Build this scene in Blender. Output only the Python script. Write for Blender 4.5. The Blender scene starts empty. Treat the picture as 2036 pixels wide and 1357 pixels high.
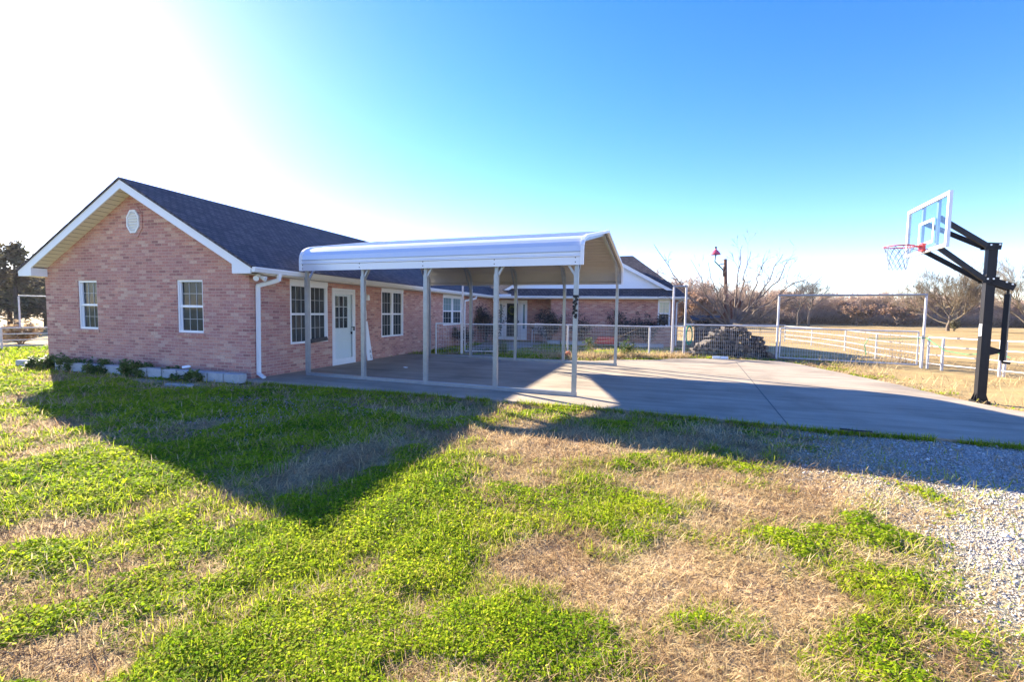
import bpy, math, random
import numpy as np
from math import radians as RAD, sin, cos, pi
from mathutils import Vector, Matrix

random.seed(7)
RNG = np.random.default_rng(11)
C = bpy.context.scene.collection
SC = bpy.context.scene

# ------------------------------------------------------------------ camera
CAM = (8.103, -7.715, 1.515)
YAW, PITCH, ROLL = -0.2885, -0.0630, 0.0153
fw = Vector((sin(YAW)*cos(PITCH), cos(YAW)*cos(PITCH), sin(PITCH)))
r0 = Vector((cos(YAW), -sin(YAW), 0)); u0 = r0.cross(fw)
rt = cos(ROLL)*r0 + sin(ROLL)*u0; up = -sin(ROLL)*r0 + cos(ROLL)*u0
cd = bpy.data.cameras.new("camera"); cam = bpy.data.objects.new("camera", cd); C.objects.link(cam)
cam.matrix_world = Matrix(((rt.x, up.x, -fw.x, CAM[0]), (rt.y, up.y, -fw.y, CAM[1]), (rt.z, up.z, -fw.z, CAM[2]), (0, 0, 0, 1)))
cd.sensor_width = 36; cd.lens = 16.057; cd.clip_start = 0.05; cd.clip_end = 3000
SC.camera = cam

# ------------------------------------------------------------------ world, sun, exposure
SUN_AZ, SUN_EL = RAD(180-27.5), RAD(23.2)          # azimuth counter-clockwise from +X, towards the sun
w = bpy.data.worlds.new("World"); SC.world = w; w.use_nodes = True
nt = w.node_tree; nt.nodes.clear()
wo = nt.nodes.new("ShaderNodeOutputWorld"); bg = nt.nodes.new("ShaderNodeBackground"); sky = nt.nodes.new("ShaderNodeTexSky")
sky.sky_type = 'NISHITA'; sky.sun_disc = False
sky.sun_elevation = SUN_EL; sky.sun_rotation = pi/2 - SUN_AZ
sky.altitude = 900; sky.air_density = 1.0; sky.dust_density = 0.25; sky.ozone_density = 2.2
hs = nt.nodes.new("ShaderNodeHueSaturation"); hs.inputs['Saturation'].default_value = 1.36; hs.inputs['Hue'].default_value = .515
nt.links.new(sky.outputs[0], hs.inputs['Color']); tn = nt.nodes.new('ShaderNodeMix'); tn.data_type = 'RGBA'; tn.blend_type = 'MULTIPLY'; tn.inputs[0].default_value = 1; tn.inputs[7].default_value = (1.02, .90, 1.0, 1)
nt.links.new(hs.outputs[0], tn.inputs[6]); nt.links.new(tn.outputs[2], bg.inputs[0]); bg.inputs[1].default_value = 0.060
nt.links.new(bg.outputs[0], wo.inputs[0])
sl = bpy.data.lights.new("sun", 'SUN'); sl.energy = 3.2; sl.angle = RAD(0.5); sl.color = (1.0, 0.90, 0.72)
so = bpy.data.objects.new("sun", sl); C.objects.link(so)
sd = Vector((cos(SUN_AZ)*cos(SUN_EL), sin(SUN_AZ)*cos(SUN_EL), sin(SUN_EL)))
so.rotation_euler = sd.to_track_quat('Z', 'Y').to_euler(); so.location = (-20, 20, 20)
SC.view_settings.view_transform = 'Standard'; SC.view_settings.look = 'None'
SC.view_settings.gamma = 1.0; SC.view_settings.exposure = 2.95
SC.cycles.max_bounces = 8; SC.cycles.transparent_max_bounces = 16
SC.cycles.use_denoising = True

# ------------------------------------------------------------------ materials
def N(nt, t, **kw):
    n = nt.nodes.new(t)
    for k, v in kw.items():
        if k in n.inputs: n.inputs[k].default_value = v
        else: setattr(n, k, v)
    return n
def mat(name, col, rough=.6, metal=0., spec=.5, var=.0, vscale=6., col2=None, bump=0., bscale=40., coord='Object', trans=0.):
    m = bpy.data.materials.new(name); m.use_nodes = True; nt = m.node_tree; L = nt.links
    b = nt.nodes['Principled BSDF']; b.inputs['Roughness'].default_value = rough; b.inputs['Metallic'].default_value = metal
    b.inputs['Specular IOR Level'].default_value = spec
    c4 = (*col, 1); b.inputs['Base Color'].default_value = c4
    tc = N(nt, 'ShaderNodeTexCoord')
    if var or col2:
        n = N(nt, 'ShaderNodeTexNoise', Scale=vscale, Detail=6., Roughness=.65); L.new(tc.outputs[coord], n.inputs['Vector'])
        cr = N(nt, 'ShaderNodeValToRGB')
        a = col2 if col2 else tuple(x*(1-var) for x in col)
        cr.color_ramp.elements[0].position = .32; cr.color_ramp.elements[1].position = .68
        cr.color_ramp.elements[0].color = (*a, 1); cr.color_ramp.elements[1].color = c4
        L.new(n.outputs['Fac'], cr.inputs[0]); L.new(cr.outputs[0], b.inputs['Base Color'])
    if bump:
        n2 = N(nt, 'ShaderNodeTexNoise', Scale=bscale, Detail=4.); L.new(tc.outputs[coord], n2.inputs['Vector'])
        bp = N(nt, 'ShaderNodeBump', Strength=bump, Distance=.02); L.new(n2.outputs['Fac'], bp.inputs['Height']); L.new(bp.outputs[0], b.inputs['Normal'])
    if trans:
        t = N(nt, 'ShaderNodeBsdfTranslucent'); mx = N(nt, 'ShaderNodeMixShader', Fac=trans)
        src = b.inputs['Base Color'].links
        if src: L.new(src[0].from_socket, t.inputs['Color'])
        else: t.inputs['Color'].default_value = c4
        L.new(b.outputs[0], mx.inputs[1]); L.new(t.outputs[0], mx.inputs[2]); L.new(mx.outputs[0], nt.nodes['Material Output'].inputs[0])
    return m
def ramp(nt, stops):
    cr = N(nt, 'ShaderNodeValToRGB'); e = cr.color_ramp.elements
    while len(e) < len(stops): e.new(.5)
    for i, (p, c) in enumerate(stops): e[i].position = p; e[i].color = (*c, 1)
    return cr
def mixc(nt, fac, a, b, mode='MIX'):
    m = nt.nodes.new('ShaderNodeMix'); m.data_type = 'RGBA'; m.blend_type = mode
    for s, v in ((0, fac), (6, a), (7, b)):
        if hasattr(v, 'links'): nt.links.new(v, m.inputs[s])
        elif s == 0: m.inputs[0].default_value = v
        else: m.inputs[s].default_value = (*v, 1)
    return m.outputs[2]
def brickish(name, bw, bh, mortar, stops, mcol, rough, bumpd, big=None, seed=0.):
    m = bpy.data.materials.new(name); m.use_nodes = True; nt = m.node_tree; L = nt.links; b = nt.nodes['Principled BSDF']
    uv = N(nt, 'ShaderNodeTexCoord')
    bt = N(nt, 'ShaderNodeTexBrick', Scale=1.0); bt.offset = .5
    bt.inputs['Brick Width'].default_value = bw; bt.inputs['Row Height'].default_value = bh
    bt.inputs['Mortar Size'].default_value = mortar; bt.inputs['Mortar Smooth'].default_value = .3; bt.inputs['Bias'].default_value = 0
    bt.inputs['Color1'].default_value = (0, 0, 0, 1); bt.inputs['Color2'].default_value = (1, 1, 1, 1); bt.inputs['Mortar'].default_value = (.5, .5, .5, 1)
    L.new(uv.outputs['UV'], bt.inputs['Vector'])
    cr = ramp(nt, stops); L.new(bt.outputs['Color'], cr.inputs[0])
    n = N(nt, 'ShaderNodeTexNoise', Scale=28., Detail=5.); L.new(uv.outputs['UV'], n.inputs['Vector'])
    c = mixc(nt, .45, cr.outputs[0], ramp_link(nt, n.outputs['Fac'], [(.3, (.55,)*3), (.7, (1.3,)*3)]), 'MULTIPLY')
    n2 = N(nt, 'ShaderNodeTexNoise', Scale=1.1, Detail=4.); L.new(uv.outputs['UV'], n2.inputs['Vector'])
    c = mixc(nt, .55, c, ramp_link(nt, n2.outputs['Fac'], [(.32, (.80, .74, .82)), (.5, (1., 1., 1.)), (.68, (1.18, 1.16, 1.06))]), 'MULTIPLY')
    c = mixc(nt, bt.outputs['Fac'], c, mcol)
    L.new(c, b.inputs['Base Color']); b.inputs['Roughness'].default_value = rough; b.inputs['Specular IOR Level'].default_value = .25
    inv = N(nt, 'ShaderNodeMath', operation='SUBTRACT'); inv.inputs[0].default_value = 1; L.new(bt.outputs['Fac'], inv.inputs[1])
    ad = N(nt, 'ShaderNodeMath', operation='MULTIPLY_ADD'); L.new(n.outputs['Fac'], ad.inputs[0]); ad.inputs[1].default_value = .4; L.new(inv.outputs[0], ad.inputs[2])
    bp = N(nt, 'ShaderNodeBump', Strength=.7, Distance=bumpd); L.new(ad.outputs[0], bp.inputs['Height']); L.new(bp.outputs[0], b.inputs['Normal'])
    return m
def ramp_link(nt, sock, stops):
    cr = ramp(nt, stops); nt.links.new(sock, cr.inputs[0]); return cr.outputs[0]

M = {}
M['brick'] = brickish('brick', .205, .067, .007, [(0, (.32, .145, .125)), (.14, (.44, .195, .16)), (.35, (.52, .235, .185)), (.55, (.48, .235, .20)), (.72, (.55, .275, .205)), (.88, (.58, .325, .245)), (1, (.61, .40, .30))], (.53, .37, .29), .85, .008)
M['shingle'] = brickish('shingle', .16, .13, .010, [(0, (.075, .062, .064)), (.5, (.098, .081, .083)), (1, (.125, .104, .105))], (.022, .021, .026), .9, .008)
M['trim'] = mat('white_trim', (.80, .80, .79), .45, var=.06, vscale=3)
M['soffit'] = mat('soffit_vinyl', (.78, .73, .62), .5, var=.05)
M['frame'] = mat('window_vinyl', (.82, .82, .82), .35)
M['pane'] = mat('window_pane', (.050, .064, .072), .04, spec=.22, var=.6, vscale=2.)
M['muntin'] = mat('muntin_vinyl', (.42, .44, .45), .4)
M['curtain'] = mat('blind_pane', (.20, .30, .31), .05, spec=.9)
M['siding'] = mat('vinyl_siding', (.80, .81, .82), .5)
M['door'] = mat('door_paint', (.86, .88, .87), .4)
M['steel'] = mat('galvanised_steel', (.33, .36, .385), .35, metal=.55, var=.18, vscale=9)
M['under'] = mat('roof_sheet_underside', (.42, .385, .345), .5, metal=.1, var=.08, vscale=2)
M['panel'] = mat('painted_roof_sheet', (.66, .67, .70), .30, metal=.25, var=.04, vscale=1.5)
M['pipe'] = mat('white_pipe_paint', (.62, .60, .59), .5, var=.25, vscale=7)
M['wire'] = mat('galvanised_wire', (.55, .55, .54), .45, metal=.2)
M['black'] = mat('black_powder_coat', (.010, .009, .011), .5, spec=.3, var=.3, vscale=12)
M['hardware'] = mat('bolt_steel', (.6, .6, .6), .3, metal=.8)
M['red'] = mat('red_rim_paint', (.62, .045, .05), .4)
M['net'] = mat('net_cord', (.20, .21, .27), .8)
M['rust'] = mat('rusty_steel', (.20, .085, .05), .85, col2=(.10, .045, .03), vscale=9, bump=.3)
M['darkwood'] = mat('weathered_dark_wood', (.085, .075, .075), .85, col2=(.04, .036, .036), vscale=14, bump=.4)
M['bark'] = mat('bark', (.24, .175, .13), .9, col2=(.14, .105, .08), vscale=18, bump=.4)
M['twig'] = mat('bare_twig', (.36, .255, .19), .9, col2=(.27, .19, .14), vscale=.4)
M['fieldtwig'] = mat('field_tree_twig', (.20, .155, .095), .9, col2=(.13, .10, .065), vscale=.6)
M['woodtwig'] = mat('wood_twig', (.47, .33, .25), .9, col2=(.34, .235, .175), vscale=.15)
M['farbark'] = mat('distant_bark', (.15, .115, .09), .9, var=.3, vscale=.6)
M['log'] = mat('firewood_bark', (.105, .083, .070), .9, col2=(.045, .036, .032), vscale=16, bump=.5)
M['logend'] = mat('firewood_end', (.22, .17, .13), .85, col2=(.085, .068, .056), vscale=22)
M['block'] = mat('concrete_block', (.46, .46, .45), .9, col2=(.33, .33, .33), vscale=9, bump=.4, bscale=90)
M['hose'] = mat('green_hose', (.02, .22, .16), .4)
M['hoselight'] = mat('pale_green_hose', (.10, .32, .14), .45)
M['cedar'] = mat('cedar_foliage', (.13, .14, .07), .8, col2=(.16, .115, .08), vscale=.8, trans=.4)
M['brownleaf'] = mat('brown_leaf', (.33, .20, .13), .8, col2=(.25, .16, .11), vscale=.25, trans=.4)
M['shrub'] = mat('dark_shrub_leaf', (.045, .05, .035), .7, col2=(.07, .05, .045), vscale=4, trans=.15)
M['weed'] = mat('weed_leaf', (.13, .19, .03), .6, col2=(.045, .085, .02), vscale=8, trans=.3)
M['straw'] = mat('dry_stem', (.46, .34, .19), .8, col2=(.33, .23, .13), vscale=9, trans=.25)
M['plastic'] = mat('white_plastic', (.80, .82, .84), .35)
M['redplastic'] = mat('red_plastic', (.55, .03, .03), .4)
M['orange'] = mat('orange_skin', (.65, .17, .06), .5)
M['ink'] = mat('black_ink', (.02, .02, .02), .6)
M['letter'] = mat('white_lettering', (.8, .8, .8), .5)
M['lampred'] = mat('red_lamp_enamel', (.62, .10, .14), .35)
M['bulbglass'] = mat('flood_bulb_glass', (.78, .78, .76), .15)
def glassmat(name, tint, refl, alpha=.85):
    m = bpy.data.materials.new(name); m.use_nodes = True; nt = m.node_tree; nt.nodes.clear(); L = nt.links
    o = N(nt, 'ShaderNodeOutputMaterial'); t = N(nt, 'ShaderNodeBsdfTransparent'); t.inputs[0].default_value = (*tint, 1)
    g = N(nt, 'ShaderNodeBsdfGlossy', Roughness=.02); lw = N(nt, 'ShaderNodeLayerWeight', Blend=.5); mx = N(nt, 'ShaderNodeMixShader')
    pw_ = N(nt, 'ShaderNodeMath', operation='POWER'); L.new(lw.outputs['Facing'], pw_.inputs[0]); pw_.inputs[1].default_value = 4.
    ma = N(nt, 'ShaderNodeMath', operation='MULTIPLY_ADD'); L.new(pw_.outputs[0], ma.inputs[0]); ma.inputs[1].default_value = .5; ma.inputs[2].default_value = .03
    L.new(ma.outputs[0], mx.inputs[0]); L.new(t.outputs[0], mx.inputs[1]); L.new(g.outputs[0], mx.inputs[2]); L.new(mx.outputs[0], o.inputs[0])
    return m
M['clear'] = glassmat('clear_sheet', (.86, .93, .95), .1)
M['storm'] = glassmat('storm_glass', (.94, .96, .96), .1)
# concrete with stains and trowel streaks
def concrete(name, c1, c2, c3):
    m = bpy.data.materials.new(name); m.use_nodes = True; nt = m.node_tree; L = nt.links; b = nt.nodes['Principled BSDF']
    tc = N(nt, 'ShaderNodeTexCoord')
    n1 = N(nt, 'ShaderNodeTexNoise', Scale=.7, Detail=8., Roughness=.62); L.new(tc.outputs['Object'], n1.inputs['Vector'])
    n2 = N(nt, 'ShaderNodeTexNoise', Scale=60., Detail=3.); L.new(tc.outputs['Object'], n2.inputs['Vector'])
    mp = N(nt, 'ShaderNodeMapping'); mp.inputs['Scale'].default_value = (.35, 2.2, 1); mp.inputs['Rotation'].default_value = (0, 0, .12); L.new(tc.outputs['Object'], mp.inputs[0])
    n3 = N(nt, 'ShaderNodeTexNoise', Scale=1.6, Detail=6.); L.new(mp.outputs[0], n3.inputs['Vector'])
    c = ramp_link(nt, n1.outputs['Fac'], [(.28, tuple(q*.78 for q in c1)), (.5, c2), (.72, c3)])
    c = mixc(nt, .75, c, ramp_link(nt, n3.outputs['Fac'], [(.32, (.70,)*3), (.5, (1.,)*3), (.66, (1.16,)*3)]), 'MULTIPLY')
    c = mixc(nt, .35, c, ramp_link(nt, n2.outputs['Fac'], [(.3, (.7,)*3), (.7, (1.2,)*3)]), 'MULTIPLY')
    L.new(c, b.inputs['Base Color']); b.inputs['Roughness'].default_value = .8; b.inputs['Specular IOR Level'].default_value = .3
    bp = N(nt, 'ShaderNodeBump', Strength=.25, Distance=.004); L.new(n2.outputs['Fac'], bp.inputs['Height']); L.new(bp.outputs[0], b.inputs['Normal'])
    return m
M['concrete'] = concrete('concrete', (.26, .208, .148), (.335, .270, .196), (.395, .322, .238))
# plant materials driven by a per-leaf random value
def leafmat(name, stops, trans, rough=.55):
    m = bpy.data.materials.new(name); m.use_nodes = True; nt = m.node_tree; L = nt.links; b = nt.nodes['Principled BSDF']
    a = N(nt, 'ShaderNodeAttribute', attribute_name='rnd')
    c = ramp_link(nt, a.outputs['Fac'], stops)
    L.new(c, b.inputs['Base Color']); b.inputs['Roughness'].default_value = rough; b.inputs['Specular IOR Level'].default_value = .08
    t = N(nt, 'ShaderNodeBsdfTranslucent'); L.new(c, t.inputs[0]); mx = N(nt, 'ShaderNodeMixShader', Fac=trans)
    L.new(b.outputs[0], mx.inputs[1]); L.new(t.outputs[0], mx.inputs[2]); L.new(mx.outputs[0], nt.nodes['Material Output'].inputs[0])
    return m
M['clover'] = leafmat('clover_leaf', [(0, (.10, .19, .010)), (.4, (.26, .37, .012)), (.75, (.42, .48, .02)), (1, (.58, .55, .06))], .55, .8)
M['blade'] = leafmat('grass_blade', [(0, (.15, .24, .015)), (.5, (.34, .40, .02)), (1, (.55, .52, .08))], .55, .8)
M['thatch'] = leafmat('dry_grass_blade', [(0, (.28, .17, .09)), (.4, (.48, .34, .175)), (.75, (.63, .475, .255)), (1, (.75, .60, .36))], .45, .8)
M['stone'] = leafmat('gravel_stone', [(0, (.22, .185, .15)), (.4, (.40, .355, .30)), (.8, (.55, .50, .44)), (1, (.70, .66, .60))], .0, .85)

# ------------------------------------------------------------------ mesh helpers
class MB:
    def __init__(s): s.v = []; s.f = []
    def add(s, vs, fs):
        o = len(s.v); s.v += [tuple(x) for x in vs]; s.f += [tuple(i+o for i in f) for f in fs]; return s
    def quad(s, a, b, c, d): return s.add([a, b, c, d], [(0, 1, 2, 3)])
    def box(s, c, size, rz=0., R=None, taper=1.):
        hx, hy, hz = size[0]/2, size[1]/2, size[2]/2
        P = [(sx*hx*(taper if sz > 0 else 1), sy*hy*(taper if sz > 0 else 1), sz*hz) for sz in (-1, 1) for sy in (-1, 1) for sx in (-1, 1)]
        R = R or Matrix.Rotation(rz, 3, 'Z')
        P = [R @ Vector(p) + Vector(c) for p in P]
        return s.add(P, [(0, 2, 3, 1), (4, 5, 7, 6), (0, 1, 5, 4), (2, 6, 7, 3), (0, 4, 6, 2), (1, 3, 7, 5)])
    def bx(s, x0, x1, y0, y1, z0, z1): return s.box(((x0+x1)/2, (y0+y1)/2, (z0+z1)/2), (abs(x1-x0), abs(y1-y0), abs(z1-z0)))
    def beam(s, a, b, wd, ht, upv=(0, 0, 1)):
        a, b = Vector(a), Vector(b); d = (b-a); l = d.length; d.normalize(); u = Vector(upv)
        sd = d.cross(u)
        if sd.length < 1e-4: sd = d.cross(Vector((1, 0, 0)))
        sd.normalize(); u = sd.cross(d)
        R = Matrix((sd, d, u)).transposed()
        return s.box((a+b)/2, (wd, l, ht), R=R)
    def tube(s, pts, rad, n=8, cap=True):
        pts = [Vector(p) for p in pts]; rr = rad if hasattr(rad, '__len__') else [rad]*len(pts)
        o = len(s.v); prev = None
        for i, p in enumerate(pts):
            d = (pts[min(i+1, len(pts)-1)] - pts[max(i-1, 0)]).normalized()
            if prev is None:
                a = d.cross(Vector((0, 0, 1)));
                if a.length < .05: a = d.cross(Vector((1, 0, 0)))
            else: a = prev - d*prev.dot(d)
            a.normalize(); prev = a; b = d.cross(a)
            for k in range(n):
                t = 2*pi*k/n; s.v.append(tuple(p + (a*cos(t) + b*sin(t))*rr[i]))
        for i in range(len(pts)-1):
            for k in range(n):
                k2 = (k+1) % n; s.f.append((o+i*n+k, o+i*n+k2, o+(i+1)*n+k2, o+(i+1)*n+k))
        if cap and n > 2:
            s.f.append(tuple(o+k for k in reversed(range(n)))); e = o+(len(pts)-1)*n; s.f.append(tuple(e+k for k in range(n)))
        return s
    def lathe(s, prof, c, n=24):
        o = len(s.v)
        for r, z in prof:
            for k in range(n): t = 2*pi*k/n; s.v.append((c[0]+r*cos(t), c[1]+r*sin(t), c[2]+z))
        for i in range(len(prof)-1):
            for k in range(n): k2 = (k+1) % n; s.f.append((o+i*n+k, o+i*n+k2, o+(i+1)*n+k2, o+(i+1)*n+k))
        return s
    def prism(s, poly, off):
        n = len(poly); P = [Vector(p) for p in poly]; Q = [p+Vector(off) for p in P]
        return s.add(P+Q, [tuple(range(n)), tuple(reversed(range(n, 2*n)))] + [(i, i+n, (i+1) % n+n, (i+1) % n) for i in range(n)])
def uvbox(me):
    uv = me.uv_layers.new(name='UVMap'); Z = Vector((0, 0, 1)); co = [v.co for v in me.vertices]
    for p in me.polygons:
        n = p.normal; t = Z.cross(n)
        if t.length < .05: t = Vector((1, 0, 0))
        t.normalize()
        if abs(t.x) > abs(t.y):
            if t.x < 0: t = -t
        elif t.y < 0: t = -t
        b = n.cross(t)
        for li in p.loop_indices:
            c = co[me.loops[li].vertex_index]; uv.data[li].uv = (c.dot(t), c.dot(b))
def obj(name, mb, m, parent=None, smooth=False, uv=False):
    me = bpy.data.meshes.new(name); me.from_pydata(mb.v, [], mb.f); me.update(calc_edges=True)
    if uv: uvbox(me)
    me.materials.append(m)
    if smooth: me.polygons.foreach_set('use_smooth', [True]*len(me.polygons))
    o = bpy.data.objects.new(name, me); C.objects.link(o)
    if parent is not None:
        o.parent = parent
        o.matrix_parent_inverse = Matrix.Translation(-world_loc(parent))
    return o
def world_loc(o):
    v = Vector(o.location)
    if o.parent is not None:
        v = v  # parts are built in world coordinates with their origin at zero
    return v if o.type == 'EMPTY' else Vector((0, 0, 0))
def tag(o, label, cat, group=None, kind=None):
    o['label'] = label; o['category'] = cat
    if group: o['group'] = group
    if kind: o['kind'] = kind
    return o
def thing(name, label, cat, loc=(0, 0, 0), group=None):
    o = bpy.data.objects.new(name, None); o.empty_display_size = .2; o.location = loc; C.objects.link(o)
    return tag(o, label, cat, group)
def kind(o, k): o['kind'] = k; return o
def npmesh(name, V, F, m, rnd=None, attrs=None, smooth=False, parent=None):
    """V (n,3), F (k,3|4) arrays; one float per vertex in rnd."""
    me = bpy.data.meshes.new(name); k = F.shape[1]
    me.vertices.add(len(V)); me.vertices.foreach_set('co', V.astype(np.float32).ravel())
    me.loops.add(F.size); me.loops.foreach_set('vertex_index', F.astype(np.int32).ravel())
    me.polygons.add(len(F)); me.polygons.foreach_set('loop_start', np.arange(0, F.size, k, dtype=np.int32))
    if smooth: me.polygons.foreach_set('use_smooth', np.ones(len(F), bool))
    for nm, a in ([('rnd', rnd)] if rnd is not None else []) + list((attrs or {}).items()):
        me.attributes.new(nm, 'FLOAT', 'POINT').data.foreach_set('value', a.astype(np.float32))
    me.update(calc_edges=True); me.materials.append(m)
    o = bpy.data.objects.new(name, me); C.objects.link(o)
    if parent is not None: o.parent = parent; o.matrix_parent_inverse = Matrix.Translation(-world_loc(parent))
    return o
def leaves(P, size, tilt, rng, elong=1.0, nrm=None):
    """rhombus leaves at P: returns V, F, n per leaf 4"""
    n = len(P); az = rng.uniform(0, 2*pi, n); ti = np.abs(rng.normal(0, tilt, n)); a2 = rng.uniform(0, 2*pi, n)
    nx = np.stack([np.sin(ti)*np.cos(a2), np.sin(ti)*np.sin(a2), np.cos(ti)], 1)
    t = np.stack([np.cos(az), np.sin(az), np.zeros(n)], 1); t -= nx*np.sum(t*nx, 1, keepdims=True); t /= np.linalg.norm(t, axis=1, keepdims=True)
    b = np.cross(nx, t); s = size[:, None] if hasattr(size, '__len__') else size
    V = np.stack([P-t*s*elong, P-b*s*.8, P+t*s*elong, P+b*s*.8], 1).reshape(-1, 3)
    return V, np.arange(4*n).reshape(-1, 4)

# ------------------------------------------------------------------ ground functions
def vnoise(x, y, seed):
    xi = np.floor(x).astype(np.int64); yi = np.floor(y).astype(np.int64); fx = x-xi; fy = y-yi
    def h(a, b):
        v = (a*374761393 + b*668265263 + seed*1442695041) & 0xffffffff
        v = ((v ^ (v >> 13))*1274126177) & 0xffffffff
        return ((v ^ (v >> 16)) & 0xffff)/65535.
    u = fx*fx*(3-2*fx); v = fy*fy*(3-2*fy)
    return (h(xi, yi)*(1-u)+h(xi+1, yi)*u)*(1-v)+(h(xi, yi+1)*(1-u)+h(xi+1, yi+1)*u)*v
def fbm(x, y, sc, seed, oct=4):
    t = 0; a = .5; tot = 0
    for i in range(oct): t = t+a*vnoise(x*sc*2**i+17.3*i, y*sc*2**i-9.1*i, seed+i); tot += a; a *= .5
    return t/tot
def sstep(a, b, x): t = np.clip((x-a)/(b-a), 0, 1); return t*t*(3-2*t)
SLAB = [(-.01, -.30), (5.7, -.33), (7.8, -.36), (9.9, -.62), (12.5, -.72), (15.2, -.9), (15.4, .3), (14.9, 1.2), (14.0, 2.0), (13.75, 3.2), (13.62, 4.7), (13.1, 7.2), (12.75, 8.9), (12.45, 9.75), (9.5, 9.35), (8.9, 8.9), (8.3, 8.15), (7.3, 7.75), (6.4, 6.95), (5.2, 6.85), (3.2, 6.75), (2.9, 7.55), (1.5, 7.1), (.6, 6.6), (.02, 6.5)]
def inpoly(x, y, poly):
    r = np.zeros(x.shape, bool); n = len(poly); j = n-1
    for i in range(n):
        xi, yi = poly[i]; xj, yj = poly[j]
        c = ((yi > y) != (yj > y)) & (x < (xj-xi)*(y-yi)/(yj-yi+1e-12)+xi); r ^= c; j = i
    return r
WALKWAY = [(1.75, 7.5), (2.75, 7.8), (3.0, 10.5), (3.35, 15.2), (.03, 15.2), (.6, 12.4), (.95, 10.0)]
GREENS = [(7.0, -5.9, .9, .35), (6.2, -5.1, .8, .4), (3.2, -5.0, 1.0, .5), (5.94, -4.61, 0.93, 0.88), (7.71, -3.91, 0.69, 0.45), (7.61, -5.59, 0.5, 0.33), (2.74, -4.7, 0.72, 0.49), (3.16, -4.13, 0.47, 0.53), (4.84, -5.63, 0.49, 0.37), (5.28, -6.26, 0.2, 0.16), (5.57, -5.91, 0.33, 0.2), (6.54, -5.89, 0.43, 0.28), (8.01, -2.88, 0.21, 0.32), (8.91, -4.07, 0.13, 0.13), (9.37, -4.63, 0.15, 0.14), (9.21, -5.19, 0.17, 0.26), (6.77, -0.53, 0.37, 0.35), (9.08, -4.16, 0.1, 0.17), (6.19, -6.15, 0.28, 0.15), (4.34, -5.86, 0.19, 0.17), (6.84, -5.23, 0.34, 0.23), (3.79, -2.64, 1.01, 1.19), (0.92, -1.9, 1.64, 1.0)]
TANS = [(8.86, -3.29, 0.79, 0.66), (7.03, -2.25, 0.69, 0.78), (7.72, -4.82, 0.6, 0.28), (8.49, -4.69, 0.42, 0.31), (4.13, -5.65, 0.31, 0.2), (4.98, -5.81, 0.21, 0.11), (5.22, -4.99, 0.34, 0.22), (5.48, -6.44, 0.18, 0.13), (6.53, -5.24, 0.19, 0.15), (8.65, -5.33, 0.3, 0.16), (7.19, -5.96, 0.25, 0.09), (5.04, -3.91, 0.45, 0.56), (0.71, -3.76, 0.44, 0.53), (8.05, -5.1, 0.29, 0.12), (8.88, -4.93, 0.26, 0.21), (1.85, -4.6, 0.2, 0.28), (9.69, -2.75, 0.3, 0.4), (6.17, -6.05, 0.15, 0.1), (5.8, -6.4, 0.15, 0.1)]
CA, SA = cos(RAD(19)), sin(RAD(19))
def gmap(x, y):
    """how green the lawn is, 0 dry to 1 clover"""
    v = .56 + 1.25*(fbm(x*CA+y*SA, (y*CA-x*SA)*1.5, .9, 3, 5)-.5)
    v = v + 1.0*(fbm(x, y, 3.6, 31, 4)-.5) - .13*sstep(6.8, 8.8, x)*(1-sstep(-.6, .6, y))+.10*(1-sstep(3., 6.5, x))
    for lst, s in ((GREENS, .30), (TANS, -.42)):
        for cx, cy, rx, ry in lst:
            dx = (x-cx)*CA+(y-cy)*SA; dy = (y-cy)*CA-(x-cx)*SA; d = (dx/rx)**2+(dy/ry)**2
            v = v + s*np.exp(-d*d*.7)
    v = v + .22*(1-sstep(-8, -5.5, x))
    v = v - .25*sstep(12.2, 13.2, x)*sstep(.5, 2, y) + .55*np.exp(-(((x-14.6)/1.5)**2+((y-11.3)/.9)**2)**2)
    return np.clip(v, 0, 1)
def rmap(x, y):
    """gravel cover of the drive on the right"""
    e = 9.45 + .10*(y+5) - .75*sstep(-3.0, -2.0, y)
    n = fbm(x, y, 1.6, 77, 5)-.5
    d = x-e + 2.0*n
    v = sstep(-.6, 2.3, d)*(1-sstep(-.8, -.4, y+.2*n))
    v = v*(1-.15*sstep(-3.3, -2.4, y)*(1-sstep(10.6, 12, x)))
    v = np.maximum(v, .8*np.exp(-(((x+1.5)/1.3)**2+((y+.78)/.2)**2)**2)*(fbm(x, y, 3, 5)+.35))
    return np.clip(v, 0, 1)
def hgt(x, y):
    front = sstep(.2, -4.5, y)
    h = -.035-.05*front
    near = (1-sstep(14, 30, np.hypot(x-8, y)))
    rough = near*(1-.75*np.clip(rmap(x, y), 0, 1))
    h = h + rough*(.05*(fbm(x, y, 1.1, 9)-.5)+.03*(fbm(x, y, 4.5, 21, 2)-.5)) + rough*.016*(gmap(x, y)-.5)
    h = np.where(inpoly(x, y, SLAB), -.13, h)
    far = sstep(25, 60, np.hypot(x-8, y))
    return h + far*.25*(fbm(x, y, .05, 55)-.5)
def graded(lo, a, b, hi, step):
    c = list(np.arange(a, b, step)); s = step; x = b
    while x < hi: c.append(x); s *= 1.22; x += s
    c.append(hi); s = step; x = a-step; pre = []
    while x > lo: pre.append(x); s *= 1.22; x -= s
    pre.append(lo); return np.array(pre[::-1]+c)
gx = graded(-900, -12, 18, 900, .09); gy = graded(-300, -8, 12, 1500, .09)
GX, GY = np.meshgrid(gx, gy); GZ = hgt(GX, GY)
nx_, ny_ = len(gx), len(gy); idx = np.arange(nx_*ny_).reshape(ny_, nx_)
GF = np.stack([idx[:-1, :-1], idx[:-1, 1:], idx[1:, 1:], idx[1:, :-1]], -1).reshape(-1, 4)
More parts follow.
